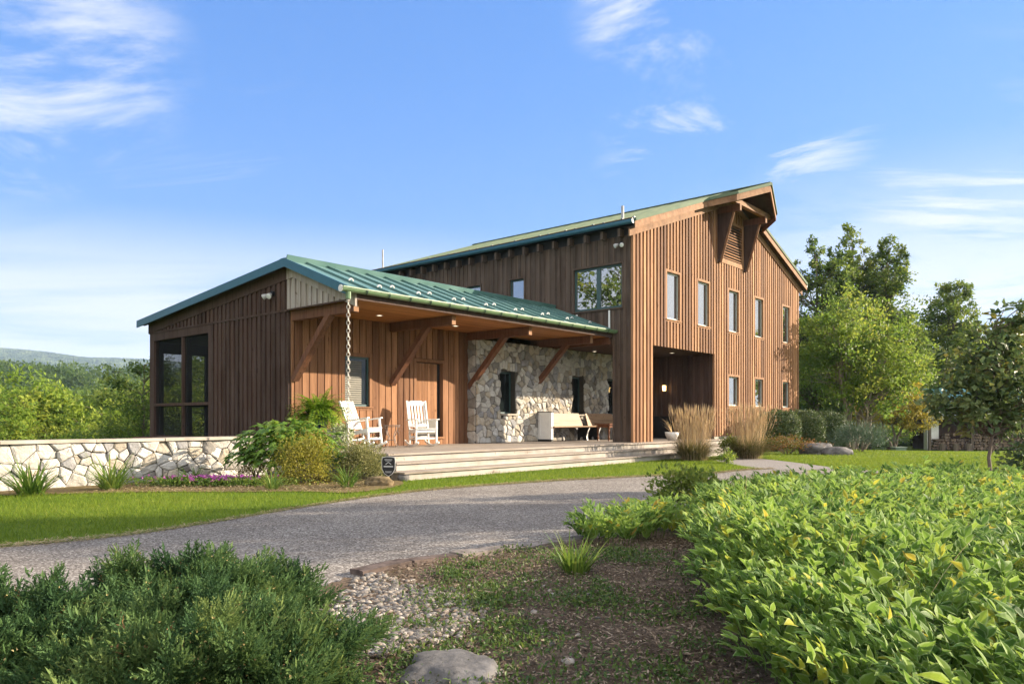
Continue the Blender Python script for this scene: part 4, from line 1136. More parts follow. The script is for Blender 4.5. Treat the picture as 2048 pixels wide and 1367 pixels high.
ML['berry'] = m_leaf('juniper tips', [(.24,.19,.07),(.36,.29,.12)], .1)
ML['deadspray'] = m_leaf('dead juniper sprays', [(.09,.05,.025),(.17,.095,.045),(.26,.16,.08)], .1, .8, .05)
ML['weed'] = m_leaf('low weeds', [(.035,.075,.015),(.07,.12,.025),(.13,.17,.035)], .3)
ML['hedge'] = m_leaf('hedge leaves', [(.022,.042,.016),(.045,.075,.026),(.08,.115,.04),(.15,.165,.06)], .25)
ML['blue'] = m_leaf('blue spruce needles', [(.03,.06,.045),(.06,.10,.07),(.10,.15,.10)], .2)
ML['petal'] = m_leaf('magenta petals', [(.30,.03,.30),(.45,.08,.42),(.55,.22,.45)], .3)
ML['reddish'] = m_leaf('reddish ground leaves', [(.05,.075,.015),(.10,.11,.02),(.2,.10,.03),(.26,.10,.04)], .3)

def moundleaves(mb, c, rad, n, L, Wd, ncl=40, low=-.25, sig=.22, up=.5, gl=(.2, .8), fold=.18, inner=.55):
    """leaves in clumps over (and a little inside) an uneven mound"""
    c = np.array(c, float); rad = np.array(rad, float)
    d = rdir(ncl); d[:, 2] = np.abs(d[:, 2])*(1-low) + low; d = nrm(d)
    k = rng.uniform(.72, 1.08, ncl)[:, None]; C = c + d*rad*k
    ct = rng.uniform(gl[0], gl[1], ncl)
    i = rng.integers(0, ncl, n)
    P = C[i] + rng.normal(size=(n, 3))*rad*sig
    fill = rng.random(n) < inner*.4
    q = rdir(n); q[:, 2] = np.abs(q[:, 2])*(1-low)+low
    P = np.where(fill[:, None], c + q*rad*rng.uniform(.4, .95, n)[:, None], P)
    P[:, 2] = np.maximum(P[:, 2], .015)
    out = nrm(P - c); D = nrm(out*.8 + rdir(n)*.8 + np.array([0, 0, up])*.5)
    N = nrm(out + np.array([0, 0, .8]) + rdir(n)*.7)
    leaves(mb, P, D, N, L*rng.uniform(.6, 1.25, n), Wd*rng.uniform(.7, 1.2, n), ct[i] + rng.normal(size=n)*.13, fold)
def shrub(name, label, cat, p, rad, n, L, Wd, mat, group=None, ncl=40, stems=9, bark='bark', **kw):
    t = empty(name, label, cat, (p[0], p[1], p[2] if len(p) > 2 else 0), 0, group)
    mb = MB(); moundleaves(mb, (0, 0, rad[2]*.42), (rad[0], rad[1], rad[2]*.6), n, L, Wd, ncl, **kw); mb.build('foliage', ML[mat], t)
    mb = MB()
    for i in range(stems):
        d = rdir(1)[0]; e = Vector((d[0]*rad[0]*.75, d[1]*rad[1]*.75, rad[2]*rng.uniform(.55, .85)))
        mb.tube([(d[0]*.05, d[1]*.05, -.02), (e.x*.45, e.y*.45, e.z*.6), tuple(e)], [.012, .009, .004], 4, cap=False)
    mb.build('stems', MAT[bark], t)
    return t
def clump(name, label, p, n, L, Wd, mat, spread=.09, th=(.05, .75), curl=(.5, 1.5), group=None, cat='plant', part='blades'):
    t = empty(name, label, cat, (p[0], p[1], 0), 0, group)
    mb = MB(); a = rng.uniform(0, 2*np.pi, n); r = spread*np.sqrt(rng.random(n))
    P = np.stack([r*np.cos(a), r*np.sin(a), np.zeros(n)], 1); az = a + rng.normal(size=n)*.5
    ribbons(mb, P, az, L*rng.uniform(.55, 1.15, n), rng.uniform(*th, n), rng.uniform(*curl, n), Wd*rng.uniform(.7, 1.2, n), rng.normal(.5, .22, n), 6)
    mb.build(part, ML[mat], t); return t

# ---------------------------------------------------------------- the bed by the garden wall
clump('daylily', 'largest daylily clump, far left against the stone garden wall', gp(62, 990), 160, .74, .022, 'blade', .16, (.05, .9), (.5, 1.5), 'daylilies in the wall bed')
clump('daylily', 'second daylily clump from the left against the garden wall', gp(222, 979), 140, .74, .022, 'blade', .15, (.05, .85), (.5, 1.4), 'daylilies in the wall bed')
clump('daylily', 'small pale daylily clump between the rubble wall and the magenta flowers', gp(385, 969), 80, .48, .018, 'blade', .10, (.1, .9), (.6, 1.5), 'daylilies in the wall bed')
clump('daylily', 'small daylily clump in front of the golden shrub', gp(545, 979), 75, .50, .018, 'blade', .08, (.1, .9), (.7, 1.7), 'daylilies in the wall bed')
clump('daylily', 'bright daylily clump in front of the rounded variegated shrub', gp(695, 975), 90, .55, .019, 'blade', .10, (.1, .9), (.6, 1.6), 'daylilies in the wall bed')
# oakleaf shrub: big lobed leaves
def lobed(mb, P, D, N, L, tone):
    n = len(P); D = nrm(D); S = nrm(np.cross(D, N)); N = np.cross(S, D)
    prof = [(0,0),(.10,.16),(.30,.42),(.36,.20),(.62,.40),(.60,.14),(1.0,0),(.60,-.14),(.62,-.40),(.36,-.20),(.30,-.42),(.10,-.16)]
    L = np.broadcast_to(L, n)[:, None]
    V = [P + D*L*.45 - N*L*.02]
    for x, y in prof: V.append(P + D*L*x + S*L*y - N*L*(.28*x*x + .25*abs(y)))
    V = np.stack(V, 1).reshape(-1, 3); m = len(prof)+1; b = np.arange(n)*m
    F = np.concatenate([np.stack([b, b+1+k, b+1+(k+1) % len(prof)], 1) for k in range(len(prof))])
    mb.add(V, F, np.clip(np.tile(tone, len(prof)), 0, 1))
def oakleaf(label, p, rad, n, L):
    t = empty('oakleaf_shrub', label, 'shrub', (p[0], p[1], 0))
    mb = MB(); d = rdir(n); d[:, 2] = np.abs(d[:, 2])*1.15-.15; d = nrm(d)
    P = np.array([0, 0, rad[2]*.4]) + d*np.array([rad[0], rad[1], rad[2]*.6])*rng.uniform(.6, 1.03, n)[:, None]
    P[:, 2] = np.maximum(P[:, 2], .05)
    D = nrm(d*np.array([1, 1, .25]) + np.array([0, 0, -.30]) + rdir(n)*.4)
    N = nrm(d*.5 + np.array([0, 0, 1.]) + rdir(n)*.25)
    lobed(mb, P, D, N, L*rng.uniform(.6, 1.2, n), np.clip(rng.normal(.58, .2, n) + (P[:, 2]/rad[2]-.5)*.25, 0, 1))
    mb.build('foliage', ML['hydrangea'], t)
    mb = MB()
    for i in range(14):
        q = P[rng.integers(0, n)]; mb.tube([(q[0]*.1, q[1]*.1, 0), (q[0]*.4, q[1]*.4, q[2]*.6), tuple(q)], [.014, .01, .004], 4, cap=False)
    mb.build('stems', MAT['bark'], t)
p = gp(565, 962); oakleaf('big leafy oakleaf shrub spilling over the end of the garden wall', (p.x+.03, p.y+.25), (1.02, .66, 1.14), 760, .22)
p = gp(612, 966); shrub('golden_shrub', 'round golden-yellow shrub between the oakleaf shrub and the variegated shrub', 'shrub', (p.x, p.y-.1), (.46, .42, .74), 8500, .038, .021, 'golden', ncl=90, inner=.9, low=-.5)
p = gp(722, 962); shrub('variegated_shrub', 'round green and cream shrub at the left end of the steps', 'shrub', (p.x-.02, p.y+.1), (.42, .40, .64), 8500, .038, .021, 'varieg', ncl=90, inner=.9, low=-.5)
p = gp(512, 958); shrub('golden_shrub', 'small low golden shrub at the foot of the oakleaf shrub', 'shrub', (p.x, p.y-.1), (.30, .22, .34), 1500, .035, .018, 'golden', ncl=25)
p = gp(705, 940); shrub('dark_shrub', 'dark green shrub against the deck skirt behind the variegated shrub', 'shrub', (p.x-.05, p.y+.2), (.34, .3, .5), 1600, .05, .03, 'treedark', ncl=25)
# magenta flower carpet
mb = MB(); n = 5200
c = gp(425, 972); P = np.stack([c.x + rng.normal(0, .62, n), c.y + rng.normal(0, .17, n)+.05, rng.uniform(.01, .13, n)], 1)
leaves(mb, P, rdir(n)+np.array([0,0,.7]), rdir(n)*.5+np.array([0,0,1]), .05*rng.uniform(.6,1.2,n), .03, rng.normal(.5,.25,n))
fl = tag(mb.build('flower_carpet', ML['blade']), 'low flowering carpet with magenta blooms in the wall bed', 'flowers', kind='stuff')
mb = MB(); n = 230; P = np.stack([c.x + .05 + rng.normal(0, .42, n), c.y + rng.normal(0, .15, n)+.05, rng.uniform(.10, .17, n)], 1)
for k in range(3): leaves(mb, P, rdir(n)+np.array([0,-.2,.4]), rdir(n)*.6+np.array([0,-.3,1]), .04, .03, rng.random(n))
o = mb.build('blooms', ML['petal']); o.parent = fl

# ---------------------------------------------------------------- pots on the porch corner
p = W(-9.02, 2.3, DECK)
t = empty('plant_stand', 'rough wooden plant stand holding the blue fern pot', 'plant stand', p, PHI)
mb = MB(); mb.box(-.22,.22,-.2,.2,.40,.43); mb.build('stand_top', MAT['door'], t)
for x in (-.18,.18):
    for y in (-.16,.16):
        mb = MB(); mb.box(x-.02,x+.02,y-.02,y+.02,0,.399); mb.build('leg', MAT['door'], t)
t = empty('fern_pot', 'lush green fern in a cobalt blue glazed pot', 'potted plant', (p.x-.06, p.y, DECK+.432))
t.scale = (1.03, 1.03, 1.1)
mb = MB(); mb.lathe([(0,0),(.15,0),(.19,.12),(.205,.24),(.19,.27),(.205,.29),(.18,.29),(.17,.25),(0,.24)], 24); mb.build('pot', MAT['bluepot'], t, True)
mb = MB(); n = 270; az = rng.uniform(0, 2*np.pi, n)
for j in range(n):
    Lf = rng.uniform(.42, .74); th = rng.uniform(.0, 1.35); cu = rng.uniform(.9, 2.1); S = 13
    pos = np.array([.07*math.cos(az[j]), .07*math.sin(az[j]), .26]); pts = []
    for s in range(S):
        a = th + cu*s/S; pos = pos + np.array([math.cos(az[j])*math.sin(a), math.sin(az[j])*math.sin(a), math.cos(a)])*Lf/S; pts.append(pos)
    pts = np.array(pts); tg = nrm(np.gradient(pts, axis=0)); side = np.array([-math.sin(az[j]), math.cos(az[j]), 0])
    up = np.cross(side, tg)
    for sg_ in (-1, 1):
        leaves(mb, pts, nrm(tg*.45 + side*sg_ + rdir(S)*.15), -up, np.linspace(.12, .045, S), .036, rng.normal(.5, .15)+rng.normal(size=S)*.08 + np.linspace(-.2,.2,S), .1)
mb.build('fronds', ML['fern'], t)
p2 = W(-9.1, 1.55, DECK)
t = empty('ivy_planter', 'pale urn overflowing with cream variegated ivy below the fern', 'potted plant', p2)
mb = MB(); mb.lathe([(0,0),(.12,0),(.13,.03),(.08,.08),(.10,.2),(.17,.36),(.2,.40),(.18,.40),(.15,.36),(0,.36)], 20); mb.build('urn', MAT['offwhite'], t, True)
mb = MB(); moundleaves(mb, (0, 0, .40), (.22, .20, .12), 700, .045, .035, 20)
n = 900; a = rng.uniform(-2.6, .9, n); h = rng.random(n)
P = np.stack([np.cos(a)*(.2+.06*np.sin(h*5)), np.sin(a)*(.2+.05*np.sin(h*5)), .44-.42*h], 1)+rng.normal(size=(n,3))*.025
leaves(mb, P, rdir(n)+np.array([0,0,-.6]), np.stack([np.cos(a), np.sin(a), np.full(n,.4)],1)+rdir(n)*.4, .048*rng.uniform(.6,1.2,n), .038, rng.normal(.55,.25,n))
mb.build('trailing_foliage', ML['ivy'], t)
# white bowl planter by the breezeway
p = gp(1345, 881, DECK); p = W(2.0, -.1, DECK); q = aw(1344, .35); p = W(q, .35, DECK)
t = empty('bowl_planter', 'white bowl planter at the breezeway edge beside the dry plumes', 'potted plant', p)
mb = MB(); mb.lathe([(0,0),(.13,0),(.21,.16),(.23,.26),(.20,.26),(.18,.2),(0,.2)], 24); mb.build('bowl', MAT['white'], t, True)
mb = MB(); n = 14; az = rng.uniform(2.2, 4.4, n); ribbons(mb, np.tile([0,0,.2],(n,1)), az, rng.uniform(.4,.75,n), rng.uniform(.1,.6,n), rng.uniform(.3,1,n), .018, rng.random(n)); mb.build('grass_tuft', ML['plume'], t)

# ---------------------------------------------------------------- ornamental grasses
def reed(label, p, h, rx, nb, npl):
    t = empty('ornamental_grass', label, 'ornamental grass', (p[0], p[1], 0), 0, 'tall grasses with dry plumes')
    mb = MB(); n = nb; a = rng.uniform(0, 2*np.pi, n); r = rx*.35*np.sqrt(rng.random(n))
    P = np.stack([r*np.cos(a), r*np.sin(a), np.zeros(n)], 1)
    ribbons(mb, P, a+rng.normal(size=n)*.4, .80*h*rng.uniform(.6, 1.05, n)*.95, rng.uniform(.1, .85, n), rng.uniform(.5, 1.7, n), .011, rng.normal(.35, .22, n), 5); mb.build('leaf_mound', ML['grassleaf'], t)
    mb = MB(); n = npl; a = rng.uniform(0, 2*np.pi, n); r = rx*.62*np.sqrt(rng.random(n))
    P = np.stack([r*np.cos(a), r*np.sin(a), np.zeros(n)], 1); hh = h*rng.uniform(.62, 1.0, n)
    th = np.clip(np.abs(rng.normal(0, .09, n))+r/rx*.10, 0, .45)
    end = ribbons(mb, P, a, hh, th*.6, th*.9, .006, rng.normal(.4, .2, n), 5, 0.)
    d = nrm(end-P*.3 - np.array([0,0,0])); d = nrm(np.stack([np.cos(a)*np.sin(th*1.3), np.sin(a)*np.sin(th*1.3), np.cos(th*1.3)],1))
    for k in range(3):
        az = rng.uniform(0, 2*np.pi, n); N = np.stack([np.cos(az), np.sin(az), np.zeros(n)], 1)
        leaves(mb, end - d*.20*h*.8, d, N, .30*h*rng.uniform(.7, 1.1, n)*.85, .017, rng.normal(.55, .25, n), 0.02)
    mb.build('plumes', ML['plume'], t)
p = gp(1386, 921); reed('tall dry-plumed grass in front of the breezeway steps', (p.x, p.y), 1.25, .70, 2000, 420)
p = gp(1496, 917); reed('tall dry-plumed grass right of the steps beside the clipped hedge', (p.x, p.y), 1.32, .66, 1700, 330)
p = gp(1455, 916); shrub('broadleaf_plant', 'small dark glossy plant just left of the second plumed grass', 'plant', (p.x+.05, p.y), (.28, .25, .62), 900, .07, .04, 'tree', ncl=20)
p = gp(1453, 927); shrub('broadleaf_plant', 'tiny bright green plant on the lawn edge by the path', 'plant', (p.x, p.y), (.2, .16, .3), 420, .06, .03, 'treelight', ncl=12)
# clipped hedge shrubs
for u, a, lab, h, rx in ((1556, 8.2, 'first clipped hedge shrub, beside the dry plumes', 1.42, .72), (1604, 10.3, 'middle clipped hedge shrub along the barn wall', 1.45, .72), (1648, 12.2, 'last clipped hedge shrub at the far barn corner', 1.45, .78)):
    p = W(aw(u, -1.1), -1.1)
    t = empty('hedge_shrub', lab, 'hedge', (p.x, p.y, 0), 0, 'clipped shrubs along the barn')
    mb = MB(); n = 9500; d = rdir(n); e = d/(np.sum(np.abs(d)**3.2, axis=1, keepdims=True)**(1/3.2))
    wob = 1+.07*np.sin(e[:,0]*7+a)*np.cos(e[:,1]*5)+.05*np.sin(e[:,1]*11+e[:,2]*8)
    P = e*np.array([rx, rx, h*.46])*wob[:,None]*rng.uniform(.80, 1.02, n)[:,None]; P[:,2] = P[:,2]+h*.54
    leaves(mb, P, rdir(n)+nrm(e)*.6, nrm(e)+rdir(n)*.6, .075*rng.uniform(.6,1.2,n), .045, rng.normal(.42,.2,n)); mb.build('foliage', ML['hedge'], t)
    mb = MB()
    for k in range(12):
        q = P[rng.integers(0,n)]; mb.tube([(q[0]*.3,q[1]*.3,0),(q[0]*.7,q[1]*.7,q[2]*.8)],[.02,.008],4,cap=False)
    mb.build('stems', MAT['bark'], t)
p = gp(1575, 908); shrub('groundcover_shrub', 'low spreading red-tinged shrub under the hedge', 'shrub', (p.x, p.y), (1.05, .5, .5), 3200, .06, .035, 'reddish', ncl=50)
p = gp(1650, 895); shrub('groundcover_shrub', 'low blue-green spreading juniper behind the two boulders', 'shrub', (p.x, p.y+.6), (1.5, .7, .6), 3600, .08, .02, 'blue', ncl=70)
p = gx(1722, 27); shrub('mugo_pine', 'rounded blue-green pine shrub at the base of the many-stemmed tree', 'shrub', (p.x, p.y), (.8, .7, .85), 4200, .14, .018, 'blue', ncl=60, up=1.2)

# ---------------------------------------------------------------- leafy bed on the right
bedpoly = np.array([(1.02,2.3),(1.08,3.4),(1.30,4.7),(1.58,6.0),(1.90,7.6),(2.6,9.0),(3.5,9.9),(5,10.2),(8,10.4),(10,9.8),(7.5,6.5),(4.6,3.2),(3.0,1.55),(1.5,1.5)])
def inpoly(x, y, poly):
    ins = np.zeros(len(x), bool); j = len(poly)-1
    for i in range(len(poly)):
        xi, yi = poly[i]; xj, yj = poly[j]
        c = ((yi > y) != (yj > y)) & (x < (xj-xi)*(y-yi)/(yj-yi+1e-12)+xi); ins ^= c; j = i
    return ins
def edge_d(x, y, poly):
    d = np.full(len(x), 1e9)
    for i in range(len(poly)):
        a = poly[i-1]; b = poly[i]; ab = b-a; t_ = np.clip(((x-a[0])*ab[0]+(y-a[1])*ab[1])/(ab@ab), 0, 1)
        d = np.minimum(d, np.hypot(x-a[0]-t_*ab[0], y-a[1]-t_*ab[1]))
    return d
def sol_seal(mb, ms, X, Y, H, lean_az, lsc=1., yellow=None, g=rng):
    n = len(X); K = 9
    lean = g.uniform(.10, .38, n)
    th = lean; curl = g.uniform(.5, 1.05, n)
    base = np.stack([X, Y, np.zeros(n)], 1); L = H*1.14
    Hh = np.stack([np.cos(lean_az), np.sin(lean_az), np.zeros(n)], 1); S = np.stack([-np.sin(lean_az), np.cos(lean_az), np.zeros(n)], 1); Z = np.array([0,0,1.])
    pos = base.copy(); seg = 12; plant_t = np.clip(g.normal(.33, .13, n), 0, .8)
    yl = g.random(n) < .07; plant_t = np.where(yl, g.uniform(.55, .85, n), plant_t)
    pts = []; tgs = []
    for j in range(seg):
        a = th + curl*(j/seg)**1.5*1.2
        d = Hh*np.sin(a)[:, None] + Z*np.cos(a)[:, None]
        pos = pos + d*(L/seg)[:, None]; pts.append(pos); tgs.append(d)
    ribbons(ms, base, lean_az, L*.85, th, curl*.8, .006, plant_t*.5+.2, 5, .3)
    for j in range(3, seg):
        for sgn in ((1,) if j % 2 else (-1,)) if j < seg-1 else (1, -1, 0):
            keep = g.random(n) < .97
            d = tgs[j]; up = nrm(np.cross(S, d)); up = np.where((up[:, 2:3] < 0), -up, up)
            D = nrm(d*(.75 if sgn else 1) + S*sgn*.75 + up*g.uniform(.2, 1.0, n)[:, None] + rdir(n, g)*.22)
            N = nrm(up + rdir(n, g)*.3 - d*.25)
            Lf = lsc*(.102-.006*(j-6))*g.uniform(.55, 1.28, n)
            tone = plant_t + g.normal(0, .07, n); old = g.random(n) < .011; tone = np.where(old, g.uniform(.75, 1., n), tone)
            k = keep
            broad(mb, pts[j][k], D[k], N[k], Lf[k], Lf[k]*g.uniform(.40, .52, n)[k], tone[k], g.uniform(.1, .8, n)[k], .14)
n0 = 26000
X = rng.uniform(.9, 10.2, n0); Y = rng.uniform(1.5, 10.5, n0)
dist = np.hypot(X, Y); dens = np.clip(1.25 - dist/13., .30, 1.)
ok = inpoly(X, Y, bedpoly) & (X < .74*Y+.7) & (rng.random(n0) < dens)
X, Y = X[ok], Y[ok]; ed = edge_d(X, Y, bedpoly)
Hs = (.34 + .13*np.clip(ed/.5, 0, 1))*(1 + .14*np.sin(X*2.3+1)*np.cos(Y*1.9)+.10*np.sin(X*5.1)*np.sin(Y*4.3)) * rng.uniform(.85, 1.12, len(X))
laz = rng.uniform(0, 2*np.pi, len(X)); ea = np.where(ed < .5, np.pi + rng.normal(0, .7, len(X)), laz)
mb = MB(); ms = MB(); sol_seal(mb, ms, X, Y, Hs, ea)
print('bed stems', len(X))
bedo = tag(mb.build('leafy_groundcover', ML['hosta']), 'dense bed of cream-edged broad leaves filling the right foreground', 'ground cover', kind='stuff')
st_ = ms.build('stems', ML['blade']); st_.parent = bedo
md = MB(); nd = 150; xd = rng.uniform(1.3, 6, nd); yd = rng.uniform(2.0, 8, nd); kd = inpoly(xd, yd, bedpoly); xd, yd = xd[kd], yd[kd]; nd = len(xd)
ribbons(md, np.stack([xd, yd, np.full(nd, .1)], 1), rng.uniform(0, 6.3, nd), rng.uniform(.4, .62, nd), rng.uniform(.1, .7, nd), rng.uniform(.2, 1.3, nd), .006, rng.random(nd), 6, .6)
dr_ = md.build('dry_stems', ML['plume']); dr_.parent = bedo
# loose plants at the bed's left tip
def leafy(label, cx, cy, rx, ry, n, h, lsc=1., mat='hosta'):
    t = empty('broadleaf_plant', label, 'plant', (cx, cy, 0)); mb = MB(); ms = MB()
    a = rng.uniform(0, 2*np.pi, n); r = np.sqrt(rng.random(n)); X = rx*r*np.cos(a); Y = ry*r*np.sin(a)
    sol_seal(mb, ms, X, Y, h*(1-.35*r)*rng.uniform(.8, 1.1, n), a, lsc); mb.build('foliage', ML[mat], t); ms.build('stems', ML['blade'], t)
leafy('leafy plant with cream-edged leaves beside the driveway edge, left end of the row', gp(1232, 1092).x, gp(1232, 1092).y+.12, .30, .24, 75, .36, .95)
leafy('leafy green plant in the middle of the row between soil bed and driveway', gp(1310, 1078).x, gp(1310, 1078).y+.2, .34, .3, 90, .38, .95)
p = gp(1385, 1058); shrub('dark_shrub', 'dark green bushy plant at the left tip of the leafy bed', 'shrub', (p.x+.20, p.y+1.2), (.36, .45, .47), 1900, .07, .042, 'tree', ncl=45)
t = clump('weed_tuft', 'single pale weedy tuft standing alone in the soil bed', gp(1150, 1152), 85, .34, .016, 'blade', .09, (.0, .5), (.3, 1.3)); 
# ---------------------------------------------------------------- junipers
def spray_template(g):
    mb_V = []; mb_F = []; nt = 0
    return None
def juniper(label, c, rad, n, seed):
    g = np.random.default_rng(seed); t = empty('juniper', label, 'shrub', (c[0], c[1], 0), 0)
    mb = MB(); mbb = MB(); tips = []
    nb = max(20, n//30); d = nrm(g.normal(size=(nb, 3))); d[:, 2] = np.abs(d[:, 2])*.9+.03; d = nrm(d)   # main shoots
    R0 = np.array([rad[0], rad[1], rad[2]])
    Pb = d*R0*g.uniform(.35, .95, nb)[:, None]; out = nrm(d*np.array([1, 1, .4]))
    Ab = nrm(out*.8 + np.array([0, 0, .5]) + nrm(g.normal(size=(nb,3)))*.35); Lb = g.uniform(.14, .36, nb); tb = g.normal(.42, .17, nb)
    i = g.integers(0, nb, n); s = g.random(n)**.8
    sd_ = nrm(g.normal(size=(n,3)))
    P = Pb[i] + Ab[i]*(Lb[i]*s)[:, None] + sd_*(.055*(1.1-s))[:, None] - np.array([0,0,1.])*(.05*s*s)[:, None]
    P[:, 2] = np.maximum(P[:, 2], .02)
    A = nrm(Ab[i]*.8 + sd_*.55 + np.array([0, 0, .28]))     # spray axis
    L = g.uniform(.09, .20, n)
    base = np.clip(tb[i] + g.normal(0, .08, n) + .22*s - .12, .02, .95)
    M = 15                                                          # twigs per spray, each with scale-leaf slivers
    S = nrm(np.cross(A, nrm(g.normal(size=(n,3))))); B = np.cross(A, S)
    for j in range(M):
        s = (j+.5)/M; bend = -.18*s*s
        pos = P + A*(L*s)[:, None] + B*(L*bend)[:, None]
        ph = j*2.4 + g.uniform(0, 1, n); sd = S*np.cos(ph)[:,None]*.9 + B*np.sin(ph)[:,None]*.55
        tl = L*(.42*(1-s)**.8+.10)*g.uniform(.7,1.2,n)
        D = nrm(A*.8 + sd*.85)
        leaves(mb, pos, D, nrm(np.cross(D, sd)+g.normal(size=(n,3))*.2), tl, .0085, base + g.normal(0,.06,n) + s*.16, .1)
        for q in range(5):                                          # side slivers make the feathery outline
            f = .15 + .17*q; pp = pos + D*(tl*f)[:,None]; sg_ = 1 if q % 2 else -1
            D2 = nrm(D*.9 + nrm(np.cross(D, A)+1e-6)*sg_*.6 + g.normal(size=(n,3))*.2)
            leaves(mb, pp, D2, sd, tl*.36*(1.1-f*.6), .0065, base + g.normal(0,.07,n) + s*.2 + .03, .1)
    leaves(mb, P + A*(L*.8)[:,None], A, B, L*.32, .012, base+.25, .1)
    mb.build('foliage', ML['juniper'], t)
    # woody branches
    mw = MB()
    for i in range(46):
        q = P[g.integers(0, n)]*.96; mw.tube([(q[0]*.06, q[1]*.06, 0), (q[0]*.45, q[1]*.45, q[2]*.42+.03), tuple(q)], [.022, .013, .005], 5, cap=False)
    mw.build('branches', MAT['bark'], t)
    # clusters of tiny pale cones
    m = n//9; i = g.choice(n, m, replace=False)
    for r in range(11):
        pp = P[i] + A[i]*(L[i]*g.uniform(.1,.8,m))[:,None] + g.normal(size=(m,3))*.022
        leaves(mbb, pp, nrm(g.normal(size=(m,3))), nrm(g.normal(size=(m,3))), .012, .011, g.random(m), .3)
    mbb.build('cones', ML['berry'], t)
    md = MB(); m = n//28; i = g.choice(n, m, replace=False)                       # dead brown inner sprays
    for r in range(16):
        s = (r+.5)/16; pp = P[i]*np.array([.95,.95,.93]) + A[i]*(L[i]*s)[:,None]; sd2 = nrm(g.normal(size=(m,3)))
        leaves(md, pp, nrm(A[i]*.8+sd2*.8), sd2, L[i]*.4*(1.1-s), .009, g.uniform(.2,.9,m), .1)
    md.build('dead_sprays', ML['deadspray'], t)
juniper('wide feathery dark green juniper in the left foreground', (-1.60, 3.78), (.42, .50, .12), 4700, 1)
juniper('smaller juniper mound at the far left edge of the foreground', (-2.30, 3.2), (.48, .45, .10), 2400, 2)
juniper('low juniper at the bottom left corner, nearest the camera', (-1.27, 3.05), (.52, .32, .11), 2700, 3)
# ================================================================== GROUND, DRIVE, BEDS
def sstep(x, a, b):
    t_ = np.clip((x-a)/(b-a), 0, 1); return t_*t_*(3-2*t_)
def terrain(x, y):
    x = np.asarray(x, float); y = np.asarray(y, float); r = np.hypot(x, y); az = x/np.maximum(np.abs(y), .5)
    left = sstep(-az, .16, .34)*(y > 0)
    zl = -7.5*sstep(r, 19, 62) + 9.5*sstep(r, 120, 330) - 2
    zl = -7.5*sstep(r, 19, 62) + 22*sstep(r, 110, 420)
    zr = -.75*sstep(r, 27, 52)*(1-left)
    return zl*left + zr
t = NT('lawn ground'); v = t.coord((1,1,1)); n1 = t.noise(v, .35, 4, .6); n2 = t.noise(v, 14, 4, .7); n3 = t.noise(v, 60, 3, .7)
c = t.ramp(n1, [(.3,(.07,.12,.014)),(.55,(.11,.165,.018)),(.75,(.16,.20,.03))])
c = t.mix(c, (.45,.5,.4), t.gray(n2, [(.4,0),(.7,.6)]), 'MULTIPLY'); c = t.mix(c, (1.5,1.4,1.2), t.gray(n3, [(.5,0),(.75,.7)]), 'MULTIPLY')
MAT['lawn'] = t.done(t.bsdf(c, .9, t.bump(n3, .8, .03), .1))
rad = np.concatenate([np.linspace(0.4, 60, 90), np.geomspace(62, 2700, 44)]); na = 260
A = np.linspace(0, 2*np.pi, na, endpoint=False)
RR, AA = np.meshgrid(rad, A, indexing='ij'); GX, GY = RR*np.cos(AA), RR*np.sin(AA); GZ = terrain(GX, GY)
V = np.concatenate([[[0, 0, 0]], np.stack([GX.ravel(), GY.ravel(), GZ.ravel()], 1)])
mb = MB(); F = []
i, j = np.meshgrid(np.arange(len(rad)-1), np.arange(na), indexing='ij'); i = i.ravel(); j = j.ravel(); j2 = (j+1) % na
F = np.stack([1+i*na+j, 1+(i+1)*na+j, 1+(i+1)*na+j2, 1+i*na+j2], 1)
mb.V.append(V); mb.n = len(V); mb.F.append(F); mb.T.append(np.full(len(F), .5, np.float32)); mb.UV.append(None)
mb.add([(0,0,0)]*0 if False else V[:1+na][:0].tolist() or [(0,0,0),(.01,0,0),(0,.01,0)], [(0,1,2)])
tag(mb.build('ground', MAT['lawn'], None, True), 'mown green lawn', 'ground', kind='structure')

def poly_sheet(name, pts, mat, z, kind='structure', dense=None, zf=None, label=None, cat=None):
    """flat sheet from an outline, optionally gridded"""
    pts = np.array([(p[0], p[1]) for p in pts])
    bm = bmesh.new(); vs = [bm.verts.new((x, y, z)) for x, y in pts]; bm.faces.new(vs)
    bmesh.ops.triangulate(bm, faces=bm.faces[:])
    me = bpy.data.meshes.new(name); bm.to_mesh(me); bm.free(); me.materials.append(mat)
    if me.polygons[0].normal.z < 0: me.flip_normals()
    o = bpy.data.objects.new(name, me); COL.objects.link(o); return tag(o, label, cat, kind=kind)
def smooth(pts, k=3):
    P = [np.array(p[:2], float) for p in pts]
    for _ in range(k):
        Q = [P[0]]
        for a, b in zip(P[:-1], P[1:]): Q += [a*.75+b*.25, a*.25+b*.75]
        P = Q + [P[-1]]
    return P
far = smooth([gp(-700, 1130), gp(-200, 1112), gp(0, 1095), gp(230, 1075), gp(400, 1050), gp(560, 1022), gp(750, 992), gp(900, 976), gp(1100, 962), gp(1300, 952), gp(1420, 948), gp(1500, 938), gp(1640, 936), gp(1760, 941), gp(2048, 950), (14, 14.2), (20, 11)], 2)
near = smooth([(18, 7), (12, 10.3), (8, 11.2), (5, 10.9), gp(1420, 1000), gp(1345, 1046), gp(1180, 1084), gp(1000, 1107), gp(860, 1127), gp(720, 1152), gp(560, 1200), gp(300, 1230), gp(0, 1250), (-6, 4.0), (-9, 4.3)], 2)
t = NT('chip seal drive'); v = t.coord(); n1 = t.noise(v, 120, 2, .8); n2 = t.noise(v, .8, 5, .6); n3 = t.noise(v, 45, 3, .7)
vo = t.n('TexVoronoi'); vo.inputs['Scale'].default_value = 75; t.l(v, vo.inputs['Vector'])
